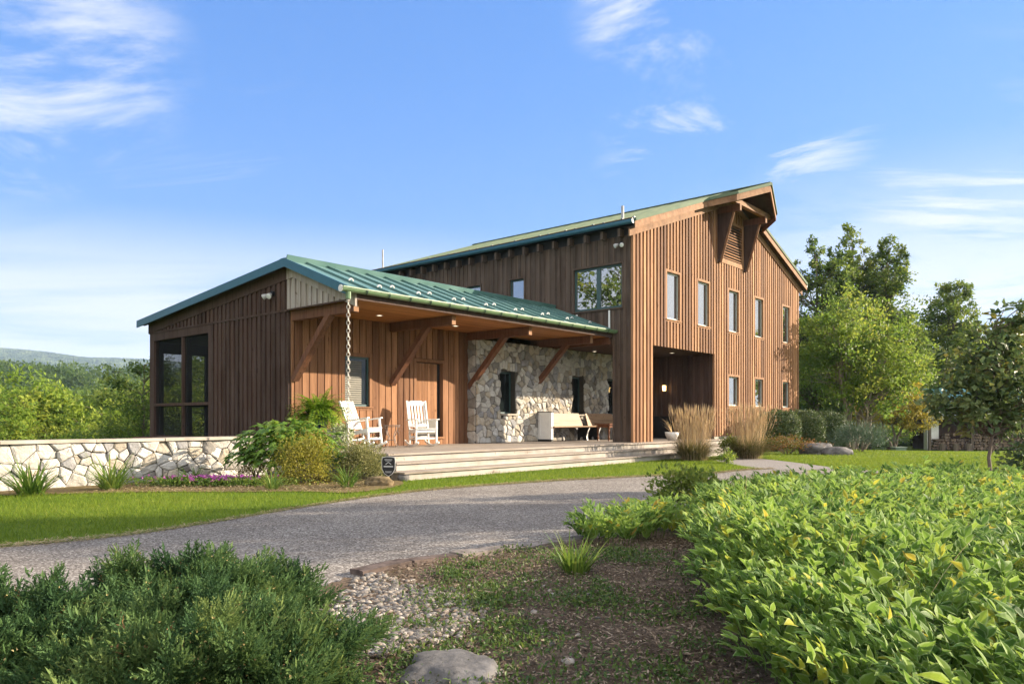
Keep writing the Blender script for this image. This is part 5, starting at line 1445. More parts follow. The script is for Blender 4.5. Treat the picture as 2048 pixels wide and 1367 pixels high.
sxx = t.n('SeparateColor'); t.l(vo.outputs['Color'], sxx.inputs[0])
c = t.ramp(sxx.outputs[0], [(0,(.085,.075,.066)),(.35,(.165,.147,.13)),(.7,(.235,.212,.19)),(.92,(.40,.37,.335)),(1,(.50,.47,.43))])
c = t.mix(c, (.62,.6,.6), t.gray(n2, [(.35,0),(.7,.75)]), 'MULTIPLY')
c = t.mix(c, (.35,.34,.33), t.gray(n3, [(.5,0),(.72,.6)]), 'MULTIPLY')
MAT['drive'] = t.done(t.bsdf(c, .92, t.bump(sxx.outputs[0], .7, .006), .15))
# the drive is meshed as a strip between its two edges
def strip(name, A, B, mat, z, n=80, m=6, label=None, cat=None, crown=0.):
    def resample(P, n):
        P = np.array(P); d = np.concatenate([[0], np.cumsum(np.hypot(*np.diff(P, axis=0).T))]); s = np.linspace(0, d[-1], n)
        return np.stack([np.interp(s, d, P[:, 0]), np.interp(s, d, P[:, 1])], 1)
    A = resample(A, n); B = resample(B, n); V = []; 
    for k in range(m+1):
        f = k/m; q = A*(1-f)+B*f; V.append(np.concatenate([q, np.full((n,1), z)], 1))
    V = np.concatenate(V); F = [(k*n+i, k*n+i+1, (k+1)*n+i+1, (k+1)*n+i) for k in range(m) for i in range(n-1)]
    mb = MB(); mb.add(V, F); o = mb.build(name, mat)
    if o.data.polygons[0].normal.z < 0: o.data.flip_normals()
    return tag(o, label, cat, kind='structure')
poly_sheet('driveway', far + near, MAT['drive'], .006, label='grey chip-seal driveway', cat='driveway')
MAT['path'] = m_plain('path gravel', (.27,.25,.235), .9, .1, 0, .25, 30)
poly_sheet('path', smooth([gp(1425, 921), gp(1478, 914), gp(1530, 918), gp(1600, 926), gp(1690, 938), gp(1560, 941), gp(1490, 934), gp(1455, 926), gp(1425, 921)], 2)[:-1], MAT['path'], .010, label='short gravel path from steps to drive', cat='path')
# soil
t = NT('dark soil'); v = t.coord(); n1 = t.noise(v, 2.2, 6, .65); n2 = t.noise(v, 42, 5, .75); n3 = t.noise(v, 110, 3, .7)
c = t.ramp(n1, [(.3,(.10,.075,.055)),(.52,(.165,.125,.092)),(.7,(.24,.19,.145))])
c = t.mix(c, (.35,.32,.3), t.gray(n2, [(.42,0),(.66,.85)]), 'MULTIPLY'); c = t.mix(c, (1.9,1.7,1.45), t.gray(n3, [(.55,0),(.75,.7)]), 'MULTIPLY')
MAT['soil'] = t.done(t.bsdf(c, .97, t.bump(n2, 1., .03), .05))
gxs = np.linspace(-7, 10.6, 300); gys = np.linspace(.4, 12.2, 200)
SX, SY = np.meshgrid(gxs, gys, indexing='ij')
nearline = np.array([p for p in near])
def below_drive(x, y):
    o = np.argsort(nearline[:, 0]); return y < np.interp(x, nearline[o, 0], nearline[o, 1]) - .03
SZ = np.zeros_like(SX)
for a_, f_ in ((.012, 1.3), (.010, 3.1), (.008, 7.3), (.006, 15.)):
    SZ += a_*np.sin(SX*f_+1.3*np.sin(SY*f_*.7))*np.cos(SY*f_*1.1+np.sin(SX*f_*.6))
SZ = .012 + np.abs(SZ)*1.0 + rng.uniform(0, .006, SX.shape)
n0_, n1_ = SX.shape; idx = np.arange(n0_*n1_).reshape(n0_, n1_)
F = np.stack([idx[:-1,:-1].ravel(), idx[1:,:-1].ravel(), idx[1:,1:].ravel(), idx[:-1,1:].ravel()], 1)
cx = (SX[:-1,:-1]+SX[1:,1:]).ravel()/2; cyy = (SY[:-1,:-1]+SY[1:,1:]).ravel()/2
keep = below_drive(cx, cyy)
mb = MB(); mb.add(np.stack([SX.ravel(), SY.ravel(), SZ.ravel()], 1), F[keep]); tag(mb.build('soil_bed', MAT['soil'], None, True), 'dark bare soil of the planting bed', 'soil bed', kind='structure')
bp = smooth([gp(-300, 1000), gp(60, 990), gp(300, 984), gp(480, 985), gp(620, 983), gp(700, 988), gp(800, 974), gp(812, 962), W(-9.3, .4), W(-9.4, 2.17), W(-14, 2.17), W(-20, 2.17)], 2)
MAT['strawsoil'] = m_plain('straw mulch', (.20,.15,.075), .95, .05, 0, .35, 20)
poly_sheet('wall_bed', bp, MAT['strawsoil'], .012, label='mulched bed along the garden wall', cat='soil bed')

# scattered mulch chips, weeds, pebbles
def scatter_soil(n, x0=-.9, x1=2.2, y0=2.9, y1=7.0):
    x = rng.uniform(x0, x1, n); y = rng.uniform(y0, y1, n)
    k = below_drive(x, y) & ~inpoly(x, y, bedpoly); return x[k], y[k]
x, y = scatter_soil(34000); n = len(x); az = rng.uniform(0, 2*np.pi, n)
mb = MB(); P = np.stack([x, y, rng.uniform(.03, .055, n)], 1)
leaves(mb, P, np.stack([np.cos(az), np.sin(az), rng.normal(0, .25, n)], 1), rdir(n)*.5+np.array([0,0,1]), rng.uniform(.01, .045, n), rng.uniform(.004, .011, n), rng.random(n), .05)
ML['chip'] = m_leaf('mulch chips', [(.035,.026,.02),(.09,.062,.045),(.17,.125,.09),(.30,.24,.18)], .0, .95, .05)
tag(mb.build('mulch', ML['chip']), 'scattered bark mulch and dry litter on the soil', 'mulch', kind='stuff')
mb = MB()
for (cx_, cy_, sx, sy, n) in [(rng.uniform(-.5, 1.5), rng.uniform(3.0, 6.3), rng.uniform(.05,.22), rng.uniform(.05,.16), int(rng.uniform(60, 260))) for _ in range(85)]:
    x = rng.normal(cx_, sx, n); y = rng.normal(cy_, sy, n); k = below_drive(x, y) & ~inpoly(x, y, bedpoly); x = x[k]; y = y[k]; n = len(x)
    if n < 5: continue
    leaves(mb, np.stack([x, y, rng.uniform(.025, .06, n)], 1), rdir(n)+np.array([0,0,.5]), rdir(n)*.5+np.array([0,0,1]), .026*rng.uniform(.5,1.5,n), .014, rng.normal(.45,.25,n), .15)
n = 1500; x, y = scatter_soil(n); n = len(x); ribbons(mb, np.stack([x, y, np.full(n, .02)], 1), rng.uniform(0, 6.3, n), rng.uniform(.02, .075, n), rng.uniform(0, .9, n), rng.uniform(0, 1, n), .0035, rng.normal(.4, .25, n), 2)
tag(mb.build('weeds', ML['weed']), 'patches of tiny green weeds in the bare soil', 'weeds', kind='stuff')
# river pebbles: small rounded stones, three shapes
bm = bmesh.new(); bmesh.ops.create_icosphere(bm, subdivisions=2, radius=1); IV = np.array([v.co[:] for v in bm.verts]); IF = np.array([[v.index for v in f.verts] for f in bm.faces]); bm.free()
pebpoly = np.array([gp(700, 1165)[:2], gp(760, 1150)[:2], gp(850, 1175)[:2], gp(950, 1195)[:2], gp(985, 1235)[:2], gp(960, 1275)[:2], gp(860, 1310)[:2], gp(770, 1335)[:2], gp(690, 1330)[:2], gp(620, 1250)[:2]])
mb = MB(); n = 4600; x = rng.uniform(pebpoly[:,0].min(), pebpoly[:,0].max(), n); y = rng.uniform(pebpoly[:,1].min(), pebpoly[:,1].max(), n)
pc = pebpoly.mean(0); k = inpoly(x, y, pebpoly) & (rng.random(n) < np.clip(edge_d(x, y, pebpoly)/.22, .12, .85)); x, y = x[k], y[k]
ex = rng.uniform(-.9, .5, 60); ey = rng.uniform(3.3, 5.3, 60); kk = below_drive(ex, ey); x = np.concatenate([x, ex[kk]]); y = np.concatenate([y, ey[kk]])
for px_, py_ in zip(x, y):
    s = .008+.018*rng.random()**1.6; sc = np.array([s*rng.uniform(.9,1.5), s*rng.uniform(.7,1.1), s*rng.uniform(.5,.8)]); a = rng.uniform(0, 6.3); c_, s_ = math.cos(a), math.sin(a)
    Vv = IV*sc*(1+.10*np.sin(IV[:, [1,2,0]]*3+a)); Vv = np.stack([Vv[:,0]*c_-Vv[:,1]*s_, Vv[:,0]*s_+Vv[:,1]*c_, Vv[:,2]], 1) + np.array([px_, py_, .026+s*.2])
    mb.add(Vv, IF, rng.random())
t = NT('river pebbles'); tone = t.attr(); v = t.coord(); c = t.ramp(tone, [(0,(.09,.088,.086)),(.3,(.18,.165,.15)),(.6,(.26,.235,.205)),(.8,(.20,.16,.128)),(1,(.40,.37,.335))])
c = t.mix(c, (.6,.6,.6), t.gray(t.noise(v, 70, 3, .6), [(.45,0),(.7,.6)]), 'MULTIPLY'); MAT['pebble'] = t.done(t.bsdf(c, .75, None, .25))
tag(mb.build('pebbles', MAT['pebble'], None, True), 'patch of rounded river pebbles between juniper and soil', 'pebbles', kind='stuff')
# flat edging stones along the drive
labs = ['long reddish edging stone at the left end of the drive edge', 'second edging stone from the left, brown and broken', 'pale grey edging stone in the middle of the drive edge', 'small dark edging stone right of the pale one', 'thin edging stone near the weedy tuft', 'last edging stone before the leafy row']
us = [(715, 812, 1150, 1134), (818, 905, 1133, 1119), (912, 1010, 1118, 1104), (1015, 1040, 1104, 1102), (1050, 1110, 1101, 1092), (1118, 1180, 1091, 1082)]
for (u0, u1, v0, v1), lb in zip(us, labs):
    p = gp(u0, v0); q = gp(u1, v1); d = (q-p); L = d.length; a = math.atan2(d.y, d.x)
    bm = bmesh.new(); bmesh.ops.create_cube(bm, size=1); bmesh.ops.subdivide_edges(bm, edges=bm.edges[:], cuts=5, use_grid_fill=True)
    for vv in bm.verts:
        s = Vector((vv.co.x*L, vv.co.y*.17, vv.co.z*.075)); o_ = mnoise.noise_vector(Vector((s.x*4+u0, s.y*6, s.z*3)))*.022; vv.co = s + Vector((o_.x, o_.y*1.3, o_.z*.5))
    me = bpy.data.meshes.new('edging_stone'); bm.to_mesh(me); bm.free()
    me.materials.append(MAT['edge_red'] if 'red' in lb or 'brown' in lb else MAT['edge_grey']) if 'edge_red' in MAT else None
    if not me.materials:
        if 'edge_red' not in MAT:
            MAT['edge_red'] = m_plain('reddish slate', (.15,.115,.10), .9, .1, 0, .3, 14); MAT['edge_grey'] = m_plain('grey slate', (.26,.225,.20), .9, .1, 0, .3, 14)
        me.materials.append(MAT['edge_red'] if 'red' in lb or 'brown' in lb else MAT['edge_grey'])
    o = bpy.data.objects.new('edging_stone', me); COL.objects.link(o); o.location = ((p.x+q.x)/2, (p.y+q.y)/2-.03, .02); o.rotation_euler = (rng.normal(0,.03), rng.normal(0,.03), a)
    tag(o, lb, 'edging stone', 'flat stones edging the drive')

# ---------------------------------------------------------------- lawn blades
farA = np.array(far)
def far_y(x): 
    o = np.argsort(farA[:, 0]); return np.interp(x, farA[o, 0], farA[o, 1])
def in_house(x, y, m=0.):
    dx, dy = x-C0[0], y-C0[1]; a = dx*UX+dy*UY; b = -dx*UY+dy*UX
    return (a > -9.75-m) & (a < 5.75) & (b > -1.15-m) | (a >= 5.7) & (a < 13.6) & (b > -2.2)
pathpoly = np.array([gp(1425, 921)[:2], gp(1478, 914)[:2], gp(1530, 918)[:2], gp(1600, 926)[:2], gp(1690, 938)[:2], gp(1560, 941)[:2], gp(1490, 934)[:2], gp(1455, 926)[:2]])
bparr = np.array([p for p in bp])
n = 330000; x = rng.uniform(-9, 14, n); y = 6.2 + 16*rng.random(n)**1.35
k = (y > far_y(x)+.0) & (np.abs(x) < .72*y+.6) & ~in_house(x, y, .0) & ~inpoly(x, y, bparr) & ~inpoly(x, y, pathpoly)
x, y = x[k], y[k]; n = len(x)
e = np.clip((y-far_y(x))/.5, 0, 1)
mb = MB(); P = np.stack([x, y, np.full(n, -.004)], 1); patch = .5+.5*np.sin(x*1.1+np.sin(y*.9)*1.5)*np.cos(y*1.3)
tn = rng.normal(.42, .17, n) + .34*(patch-.5)*rng.uniform(.3,1,n) + (1-e)*.30*rng.random(n)
ribbons(mb, P, rng.uniform(0, 2*np.pi, n), rng.uniform(.035, .075, n)*(.6+.4*e)*(1+.25*patch), rng.uniform(.05, .7, n), rng.uniform(.1, 1.2, n), .0052+.00022*y, tn, 2, flat=True)
tag(mb.build('grass', ML['lawn']), 'short sunlit lawn grass', 'grass', kind='stuff')
n = 110000; y = 14 + 30*rng.random(n)**1.2; x = y*rng.uniform(.22, .74, n)
k = ~in_house(x, y, .3) & (y > far_y(np.minimum(x, 13))+.1) & (y > 15) & ~inpoly(x, y, pathpoly); x, y = x[k], y[k]; n = len(x)
mb = MB(); ribbons(mb, np.stack([x, y, terrain(x, y)-.004], 1), rng.uniform(0, 6.3, n), rng.uniform(.04, .08, n), rng.uniform(.05, .7, n), rng.uniform(.1, 1.2, n), .006+.0004*y, rng.normal(.5, .18, n), 2, flat=True)
tag(mb.build('grass', ML['lawn']), 'short lawn grass on the right toward the shed', 'grass', kind='stuff')
# dry straw edge by the drive
n = 16000; x = rng.uniform(-6, 6, n); y = far_y(x)+rng.normal(.02, .09, n); mb = MB(); az = rng.uniform(0, 6.3, n)
leaves(mb, np.stack([x, y, rng.uniform(.008, .03, n)], 1), np.stack([np.cos(az), np.sin(az), rng.normal(0, .2, n)], 1), rdir(n)*.4+np.array([0,0,1]), rng.uniform(.03, .09, n), .006, rng.random(n), .05)
ML['straw'] = m_leaf('dry grass litter', [(.16,.12,.06),(.30,.23,.12),(.42,.34,.2)], .1)
tag(mb.build('dry_grass', ML['straw']), 'strip of dry clippings along the far drive edge', 'dry grass', kind='stuff')
n = 9000; q = rng.integers(0, 2, n); x = rng.uniform(-6.5, -2.4, n); y = rng.uniform(10.8, 14.3, n); k = inpoly(x, y, bparr); x = x[k]; y = y[k]; n = len(x); mb = MB(); az = rng.uniform(0, 6.3, n)
leaves(mb, np.stack([x, y, rng.uniform(.015, .04, n)], 1), np.stack([np.cos(az), np.sin(az), rng.normal(0, .3, n)], 1), rdir(n)*.4+np.array([0,0,1]), rng.uniform(.03, .08, n), .010, rng.random(n), .05)
tag(mb.build('dry_grass', ML['straw']), 'dry litter covering the bed by the garden wall', 'dry grass', kind='stuff')

# ================================================================== TREES
def limb(mb, p, q, r0, r1, g, wob=.12, seg=5, sides=5, sag=0.):
    p = np.array(p, float); q = np.array(q, float); L = np.linalg.norm(q-p); pts = []; rs_ = []
    o = g.normal(size=(seg+1, 3))*L*wob*.25; o[0] = 0; o[-1] = 0
    for i in range(seg+1):
        s = i/seg; pts.append(tuple(p*(1-s)+q*s + o[i] + np.array([0, 0, sag*L*math.sin(math.pi*s)]))); rs_.append(r0*(1-s)+r1*s)
    mb.tube(pts, rs_, sides, float(g.random()), cap=False); return [np.array(a) for a in pts], rs_
def tree_parts(seed, h, lobes, ncl, lpc, leafL, mat, tr=.14, trunks=1, bark='bark', trunk_top=.75, first=.22, clump_r=.16, lean=(0,0), flat=.75, wl=.55, spread_base=.12, gap=1., asp=.55):
    """lobes: (x, y, z, rx, ry, rz) in metres; every lobe gets leaf clumps joined to the trunk by limbs"""
    g = np.random.default_rng(seed); mb = MB(); mw = MB(); stems = []
    for k in range(trunks):
        a = 2*math.pi*k/max(trunks, 1)+g.uniform(0, 1); b = np.array([math.cos(a), math.sin(a), 0])*spread_base*(trunks > 1)
        lb = lobes[k % len(lobes)] if trunks > 1 else None
        top = np.array([lb[0]*.8, lb[1]*.8, min(lb[2]+lb[5]*.3, h*trunk_top)]) if lb is not None else np.array([lean[0], lean[1], h*trunk_top])
        pts, rs_ = limb(mw, b+np.array([0,0,-.15]), top, tr, tr*.28, g, (.09 if trunks > 1 else .045), 8, 7); stems.append((pts, rs_))
    vols = np.array([l[3]*l[4]*l[5] for l in lobes])**.7; cnt = np.maximum(1, np.round(ncl*vols/vols.sum())).astype(int)
    for li, (l, c) in enumerate(zip(lobes, cnt)):
        d = nrm(g.normal(size=(c, 3))); k = g.uniform(.30, 1.0, c)**.5
        C = np.array(l[:3]) + d*np.array(l[3:])*k[:, None]
        sub = stems[li % len(stems)] if trunks > 1 else stems[0]
        for cc in C:
            pts, rs_ = sub; z = cc[2]-np.linalg.norm(cc[:2]-np.array(pts[-1])[:2])*.55 - .08*h
            zz = np.array([p[2] for p in pts]); i = int(np.clip(np.searchsorted(zz, z), 1+first*len(pts)*.5, len(pts)-1)); r0 = max(rs_[i]*.55, .012)
            limb(mw, pts[i], cc, min(r0, tr*.35), max(.006, tr*.05), g, .22, 4, 4, .05)
        R_ = clump_r*np.mean(l[3:])*2
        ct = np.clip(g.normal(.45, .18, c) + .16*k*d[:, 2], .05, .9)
        nsub = 6; SC = C[:, None, :] + g.normal(size=(c, nsub, 3))*R_*np.array([1, 1, flat])*.85; st = ct[:, None] + g.normal(0, .07, (c, nsub)); wt_ = g.uniform(.4, 1.6, (c, nsub))
        n = int(c*lpc); pi = (wt_/wt_.sum()).ravel(); i = g.choice(c*nsub, n, p=pi)
        P = SC.reshape(-1, 3)[i] + g.normal(size=(n, 3))*R_*.42*gap*np.array([1, 1, flat])
        out = nrm(P - np.array(l[:3])); D = nrm(out*.5 + nrm(g.normal(size=(n,3))) + np.array([0,0,-.15])); N = nrm(out*.4 + np.array([0,0,.7]) + nrm(g.normal(size=(n,3)))*.8)
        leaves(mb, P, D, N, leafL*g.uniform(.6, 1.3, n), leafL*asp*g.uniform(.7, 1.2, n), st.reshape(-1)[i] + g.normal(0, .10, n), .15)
    return mb, mw
def tree(name, label, cat, loc, rz, group, mat, bark, *a, **k):
    t = empty(name, label, cat, loc, rz, group); mb, mw = tree_parts(*a, mat=mat, bark=bark, **k)
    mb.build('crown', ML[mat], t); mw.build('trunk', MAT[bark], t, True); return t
def base(u, Y, dz=0.): 
    x = (u-1024)/FPX*Y; return (x, Y, float(terrain(x, Y))+dz)
def blob(h, w, seed, n=5, low=.25):
    g = np.random.default_rng(seed); L = []
    for i in range(n):
        a = g.uniform(0, 6.3); z = h*(low + (1-low)*(.25+.6*i/(n-1))); r = w*g.uniform(.10, .42)*(1.1-.55*i/(n-1))
        q = w*g.uniform(.30, .46)*(1.05-.35*i/(n-1)); L.append((r*math.cos(a), r*math.sin(a), z, q, q, q*.8))
    return L
# many-stemmed tree by the barn (pale slanting stems)
x_, y_, z_ = base(1708, 33.5)
tree('multistem_tree', 'broad many-stemmed tree with pale slanting trunks right of the hedge', 'tree', (x_, y_, z_), .4, None, 'treelight', 'barkpale', 5, 6.6,
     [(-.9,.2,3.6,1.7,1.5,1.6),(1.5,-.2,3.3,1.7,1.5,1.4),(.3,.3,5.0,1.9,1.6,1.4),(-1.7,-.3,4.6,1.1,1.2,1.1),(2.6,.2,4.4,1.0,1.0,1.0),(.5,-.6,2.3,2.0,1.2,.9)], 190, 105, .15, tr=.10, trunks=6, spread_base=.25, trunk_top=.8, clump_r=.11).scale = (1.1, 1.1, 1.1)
# tall open trees behind
for u, Y, h, w, s, lab in ((1632, 44, 12.0, 5.4, 11, 'tall thin-crowned tree directly behind the barn corner'), (1706, 47, 13.6, 5.0, 12, 'tallest open-crowned tree, second from the barn'), (1778, 46, 12.8, 4.6, 13, 'tall open tree with a ragged top, third from the barn')):
    lob = [(0,0,h*.95,w*.11,w*.11,h*.08),(-w*.26,.1,h*.88,w*.09,w*.09,h*.07),(w*.23,-.1,h*.87,w*.10,w*.10,h*.08),(-w*.2,.2,h*.8,w*.18,w*.18,h*.08),(w*.2,-.2,h*.78,w*.2,w*.2,h*.09),(-.3,.3,h*.62,w*.3,w*.3,h*.1),(w*.25,.3,h*.56,w*.25,w*.25,h*.09),(-w*.28,0,h*.5,w*.25,w*.25,h*.1),(0,-.4,h*.38,w*.4,w*.4,h*.13)]
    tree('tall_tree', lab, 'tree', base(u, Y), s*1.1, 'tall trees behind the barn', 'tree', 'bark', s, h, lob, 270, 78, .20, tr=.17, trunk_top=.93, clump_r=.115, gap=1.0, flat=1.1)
# thin tall tree near the shed
lob = [(.2,0,8.9,.8,.8,.7),(-.7,.1,7.9,1.0,.9,.8),(.8,-.1,7.6,.9,.9,.8),(1.6,.1,6.6,.9,.8,.7),(-.4,0,6.3,1.0,.9,.7),(-1.2,0,5.0,.6,.6,.6)]
tree('tall_tree', 'solitary thin tree with a high rounded crown and bare trunk above the shed', 'tree', base(1905, 53, .0), .6, 'tall trees behind the barn', 'tree', 'bark', 15, 9.6, lob, 130, 70, .19, tr=.11, trunk_top=.9, clump_r=.13).scale = (1.2, 1.2, 1.2)
# golden tree
lob = [(0,0,2.3,1.5,1.3,.8),(1.0,.1,1.8,1.1,1.0,.6),(-1.1,0,1.7,1.2,1.0,.6),(.2,-.2,2.9,.9,.8,.5)]
tree('small_tree', 'low golden-yellow tree left of the shed', 'tree', base(1788, 38, .1), 0, None, 'autumn', 'bark', 21, 3.2, lob, 70, 150, .12, tr=.08, trunks=3, trunk_top=.8, flat=.5)
# dark sapling at the right edge: big leaves near the camera
lob = [(.05,0,1.95,.50,.42,.40),(-.45,.1,1.55,.42,.36,.34),(.45,-.1,1.6,.50,.4,.38),(.15,.1,2.45,.36,.3,.32),(-.25,-.1,1.2,.42,.3,.24),(.5,.1,1.15,.36,.3,.22),(.35,0,2.85,.25,.22,.2)]
b_ = base(1978, 12.5); s_ = tree('sapling', 'dark large-leaved sapling on a thin leaning trunk at the right edge', 'tree', b_, .3, None, 'sapling', 'bark', 31, 3.0, lob, 130, 30, .12, tr=.03, trunk_top=.85, lean=(.1, 0), clump_r=.19, asp=.62).scale = (1.22, 1.1, 1.0)
b2 = gp(2035, 958); shrub('dark_shrub', 'dark bushy shrub at the foot of the sapling', 'shrub', (b2.x+.25, b2.y-.6), (.75, .55, .9), 1500, .12, .075, 'sapling', ncl=40, up=.2)
# wood behind the shed and beyond the barn: three kinds, copied
protoR = []
for i, (h, w, mt, lf) in enumerate(((7.5, 6.0, 'treelight', .26), (9.0, 6.4, 'tree', .26), (6.2, 5.6, 'treelight', .24), (8.2, 5.2, 'tree', .26))):
    protoR.append((h, w, mt, lf, i))
wood = [(1618, 52, 0, 1.), (1660, 55, 1, 1.), (1715, 57, 2, 1.1), (1760, 54, 0, 1.1), (1825, 56, 1, 1.12), (1868, 60, 2, 1.3), (1915, 64, 0, 1.05), (1950, 60, 3, 1.1), (1990, 66, 1, .98), (2030, 62, 0, 1.15), (2080, 64, 1, 1.05), (2140, 60, 3, 1.1), (1690, 66, 3, 1.1), (1800, 70, 1, 1.05), (1900, 74, 3, 1.0), (2000, 76, 1, 1.1), (1640, 48, 2, .7), (1740, 46, 2, .55), (1862, 53, 2, .7)]
first = {}
for u, Y, k, sc in wood:
    h, w, mt, lf, sd_ = protoR[k]
    if k not in first:
        t_ = tree('woodland_tree', ['leafy yellow-green tree in the wood behind barn and shed','mid green tree in the wood behind barn and shed','low bushy yellow-green tree in the wood edge behind barn and shed','narrow green tree in the wood behind barn and shed'][k], 'tree', (0,0,0), 0, 'trees of the wood on the right', mt, 'bark', 50+k, h, blob(h, w, 60+k, 8, .12), 95, 125, lf, tr=.16, trunk_top=.8, clump_r=.15)
        first[k] = t_
    else: t_ = copy_tree(first[k])
    t_.location = base(u, Y); t_.rotation_euler = (0, 0, u*.37); t_.scale = (sc, sc, sc*(1+.1*math.sin(u)))
ML['valley'] = m_leaf('sunny valley leaves', [(.05,.10,.015),(.12,.20,.026),(.20,.29,.035),(.30,.34,.05)], .5)
# left: trees falling away into the valley
left = [(62, 40, 0, 747), (-60, 44, 1, 762), (150, 43, 2, 806), (212, 41, 0, 796), (262, 39, 2, 782), (300, 43, 1, 772), (345, 41, 0, 788), (20, 58, 1, 782), (112, 60, 0, 803), (178, 62, 1, 790), (238, 60, 3, 772), (284, 64, 1, 768), (380, 48, 1, 740), (440, 44, 0, 745), (480, 56, 2, 730), (-120, 52, 1, 770), (330, 70, 1, 750), (100, 36, 2, 838), (200, 35, 2, 832), (10, 36, 2, 842), (270, 34, 2, 822)]
tops = {0: 8.4, 1: 9.6, 2: 7.6, 3: 9.0}; firstL = {}
for u, Y, k, sc in left:
    if k not in firstL:
        t_ = tree('valley_tree', ['bright yellow-green tree below the garden wall','mid green rounded tree below the garden wall','low pale green bushy tree below the garden wall','dull green tree below the garden wall, half hidden'][k], 'tree', (0,0,0), 0, 'trees in the valley on the left', ['valley','tree','valley','tree'][k], 'bark', 80+k, tops[k], blob(tops[k], 6.4, 90+k, 8, .1), 100, 135, .25, tr=.16, trunk_top=.8, clump_r=.15)
        firstL[k] = t_
    else: t_ = copy_tree(firstL[k])
    b_ = base(u, Y); t_.location = b_; t_.rotation_euler = (0, 0, u*.53)
    want = EYE + (HOR-sc)/FPX*Y - b_[2]; f = want/tops[k]; t_.scale = (f*1.05, f*1.05, f)
x_, y_, z_ = base(288, 24.5)
lob = [(.3,0,4.0,.5,.5,.4),(-.5,.1,3.6,.5,.5,.4),(.8,.1,3.7,.5,.5,.4),(-.1,0,2.8,.9,.8,.6),(.5,0,1.9,1.0,.9,.6),(-.4,0,1.5,1.0,.9,.5)]
tree('slender_tree', 'slender loose-leaved tree rising behind the screened corner of the house', 'tree', (x_, y_, z_-.3), .2, None, 'tree', 'bark', 101, 4.6, lob, 52, 70, .13, tr=.05, trunk_top=.85, clump_r=.22, gap=1.2)
# trees standing right and left of the view: they shade the foreground and show in the window panes
h_ = 9.2; lob = [(0,0,8.2,1.5,1.5,.9),(1.6,.5,7.0,1.5,1.4,1.0),(-1.5,-.6,7.1,1.5,1.5,1.0),(.3,-1.8,6.2,1.5,1.4,1.0),(-.2,1.9,6.0,1.5,1.4,1.0),(0,0,5.2,2.2,2.0,.8)]
hi_ = tree('garden_tree', 'x', 'tree', (12.5, 5.2, 0), 0, None, 'tree', 'bark', 140, h_, lob, 74, 120, .22, tr=.16, trunk_top=.85, clump_r=.17)
first[9] = hi_
side = [(16.5, 12.3, 9, .62), (-20, 14.5, 1, 1.25), (-24, 20., 0, 1.2), (-19, 9.5, 3, 1.1)]
slab = ['tree standing just outside the view on the right']
for i, (x, y, k, sc) in enumerate(side):
    t_ = first[k] if i == 0 else copy_tree(first[k]); t_.location = (x, y, float(terrain(x, y))); t_.rotation_euler = (0, 0, i*1.3); t_.scale = (sc, sc, max(sc, 1.))
    t_.name = 'garden_tree'; t_['label'] = 'garden tree outside the photograph, shading the foreground from the side'; t_['group'] = 'garden trees outside the view'
# far wood on the valley side: one mass
g = np.random.default_rng(5); mb = MB()
for i in range(420):
    Y = 95+300*g.random()**1.1; u = g.uniform(-250, 640); x, y, z = base(u, Y); h = g.uniform(8, 12); w = h*g.uniform(.38, .55); n = int(520*(1.25-.0024*Y))
    d = nrm(g.normal(size=(n, 3))); d[:, 2] = np.abs(d[:, 2])*1.2-.2; cl = 1+.18*np.sin(d[:,0]*6+i)*np.cos(d[:,1]*6+i*2)
    P = np.array([x, y, z+h*.55]) + d*np.array([w, w, h*.5])*(cl*g.uniform(.8, 1.03, n))[:, None]
    leaves(mb, P, nrm(d*.4+nrm(g.normal(size=(n,3)))), nrm(d+nrm(g.normal(size=(n,3)))*.5), w*.22, w*.15, g.normal(.3, .13)+g.normal(0,.1,n), .1)
tag(mb.build('far_wood', ML['tree']), 'distant wood covering the far valley side', 'wood', kind='stuff')
# hills
mb = MB(); nu, nv = 620, 110; us_ = np.linspace(-500, 1200, nu); vs_ = np.linspace(0, 1, nv)
Uu, Vv = np.meshgrid(us_, vs_, indexing='ij'); YY = 900 + 1500*Vv; XX = (Uu-1024)/FPX*YY*1.0
crest = np.interp(us_, [-1400,-300,0,100,180,260,420,700,1200], [700,696,700,707,716,722,732,750,838])
top = EYE + (HOR-crest)/FPX*2400
prof = sstep(Vv, .0, .95); Zz = -20 + (top[:, None]+20)*(.30*Vv+.70*prof)
Zz += 2.2*(g.random(Zz.shape)-.5)*2 + 7*np.sin(Uu*.021+Vv*9)*np.sin(Vv*14+Uu*.01)*Vv
idx = np.arange(nu*nv).reshape(nu, nv); F = np.stack([idx[:-1,:-1].ravel(), idx[1:,:-1].ravel(), idx[1:,1:].ravel(), idx[:-1,1:].ravel()], 1)
mb.add(np.stack([XX.ravel(), YY.ravel(), Zz.ravel()], 1), F)
t = NT('wooded hill'); v = t.coord((.02,.02,.02)); vv_ = t.n('TexVoronoi'); vv_.inputs['Scale'].default_value = .055; t.l(t.coord((1,.55,1)), vv_.inputs['Vector']); sc_ = t.n('SeparateColor'); t.l(vv_.outputs['Color'], sc_.inputs[0])
ma = t.n('Math', operation='MULTIPLY_ADD'); ma.inputs[1].default_value = .45; t.l(sc_.outputs[0], ma.inputs[0]); mb_ = t.n('Math', operation='MULTIPLY'); mb_.inputs[1].default_value = .55; t.l(t.noise(v, .35, 6, .6), mb_.inputs[0]); t.l(mb_.outputs[0], ma.inputs[2]); n1 = ma.outputs[0]; n2 = t.noise(t.coord((.004,.004,.004)), 1.5, 4, .5)
c = t.ramp(n1, [(.25,(.008,.016,.008)),(.5,(.035,.058,.018)),(.75,(.10,.12,.032))]); c = t.mix(c, (.17,.15,.06), t.gray(n2, [(.66,0),(.72,.8)]))
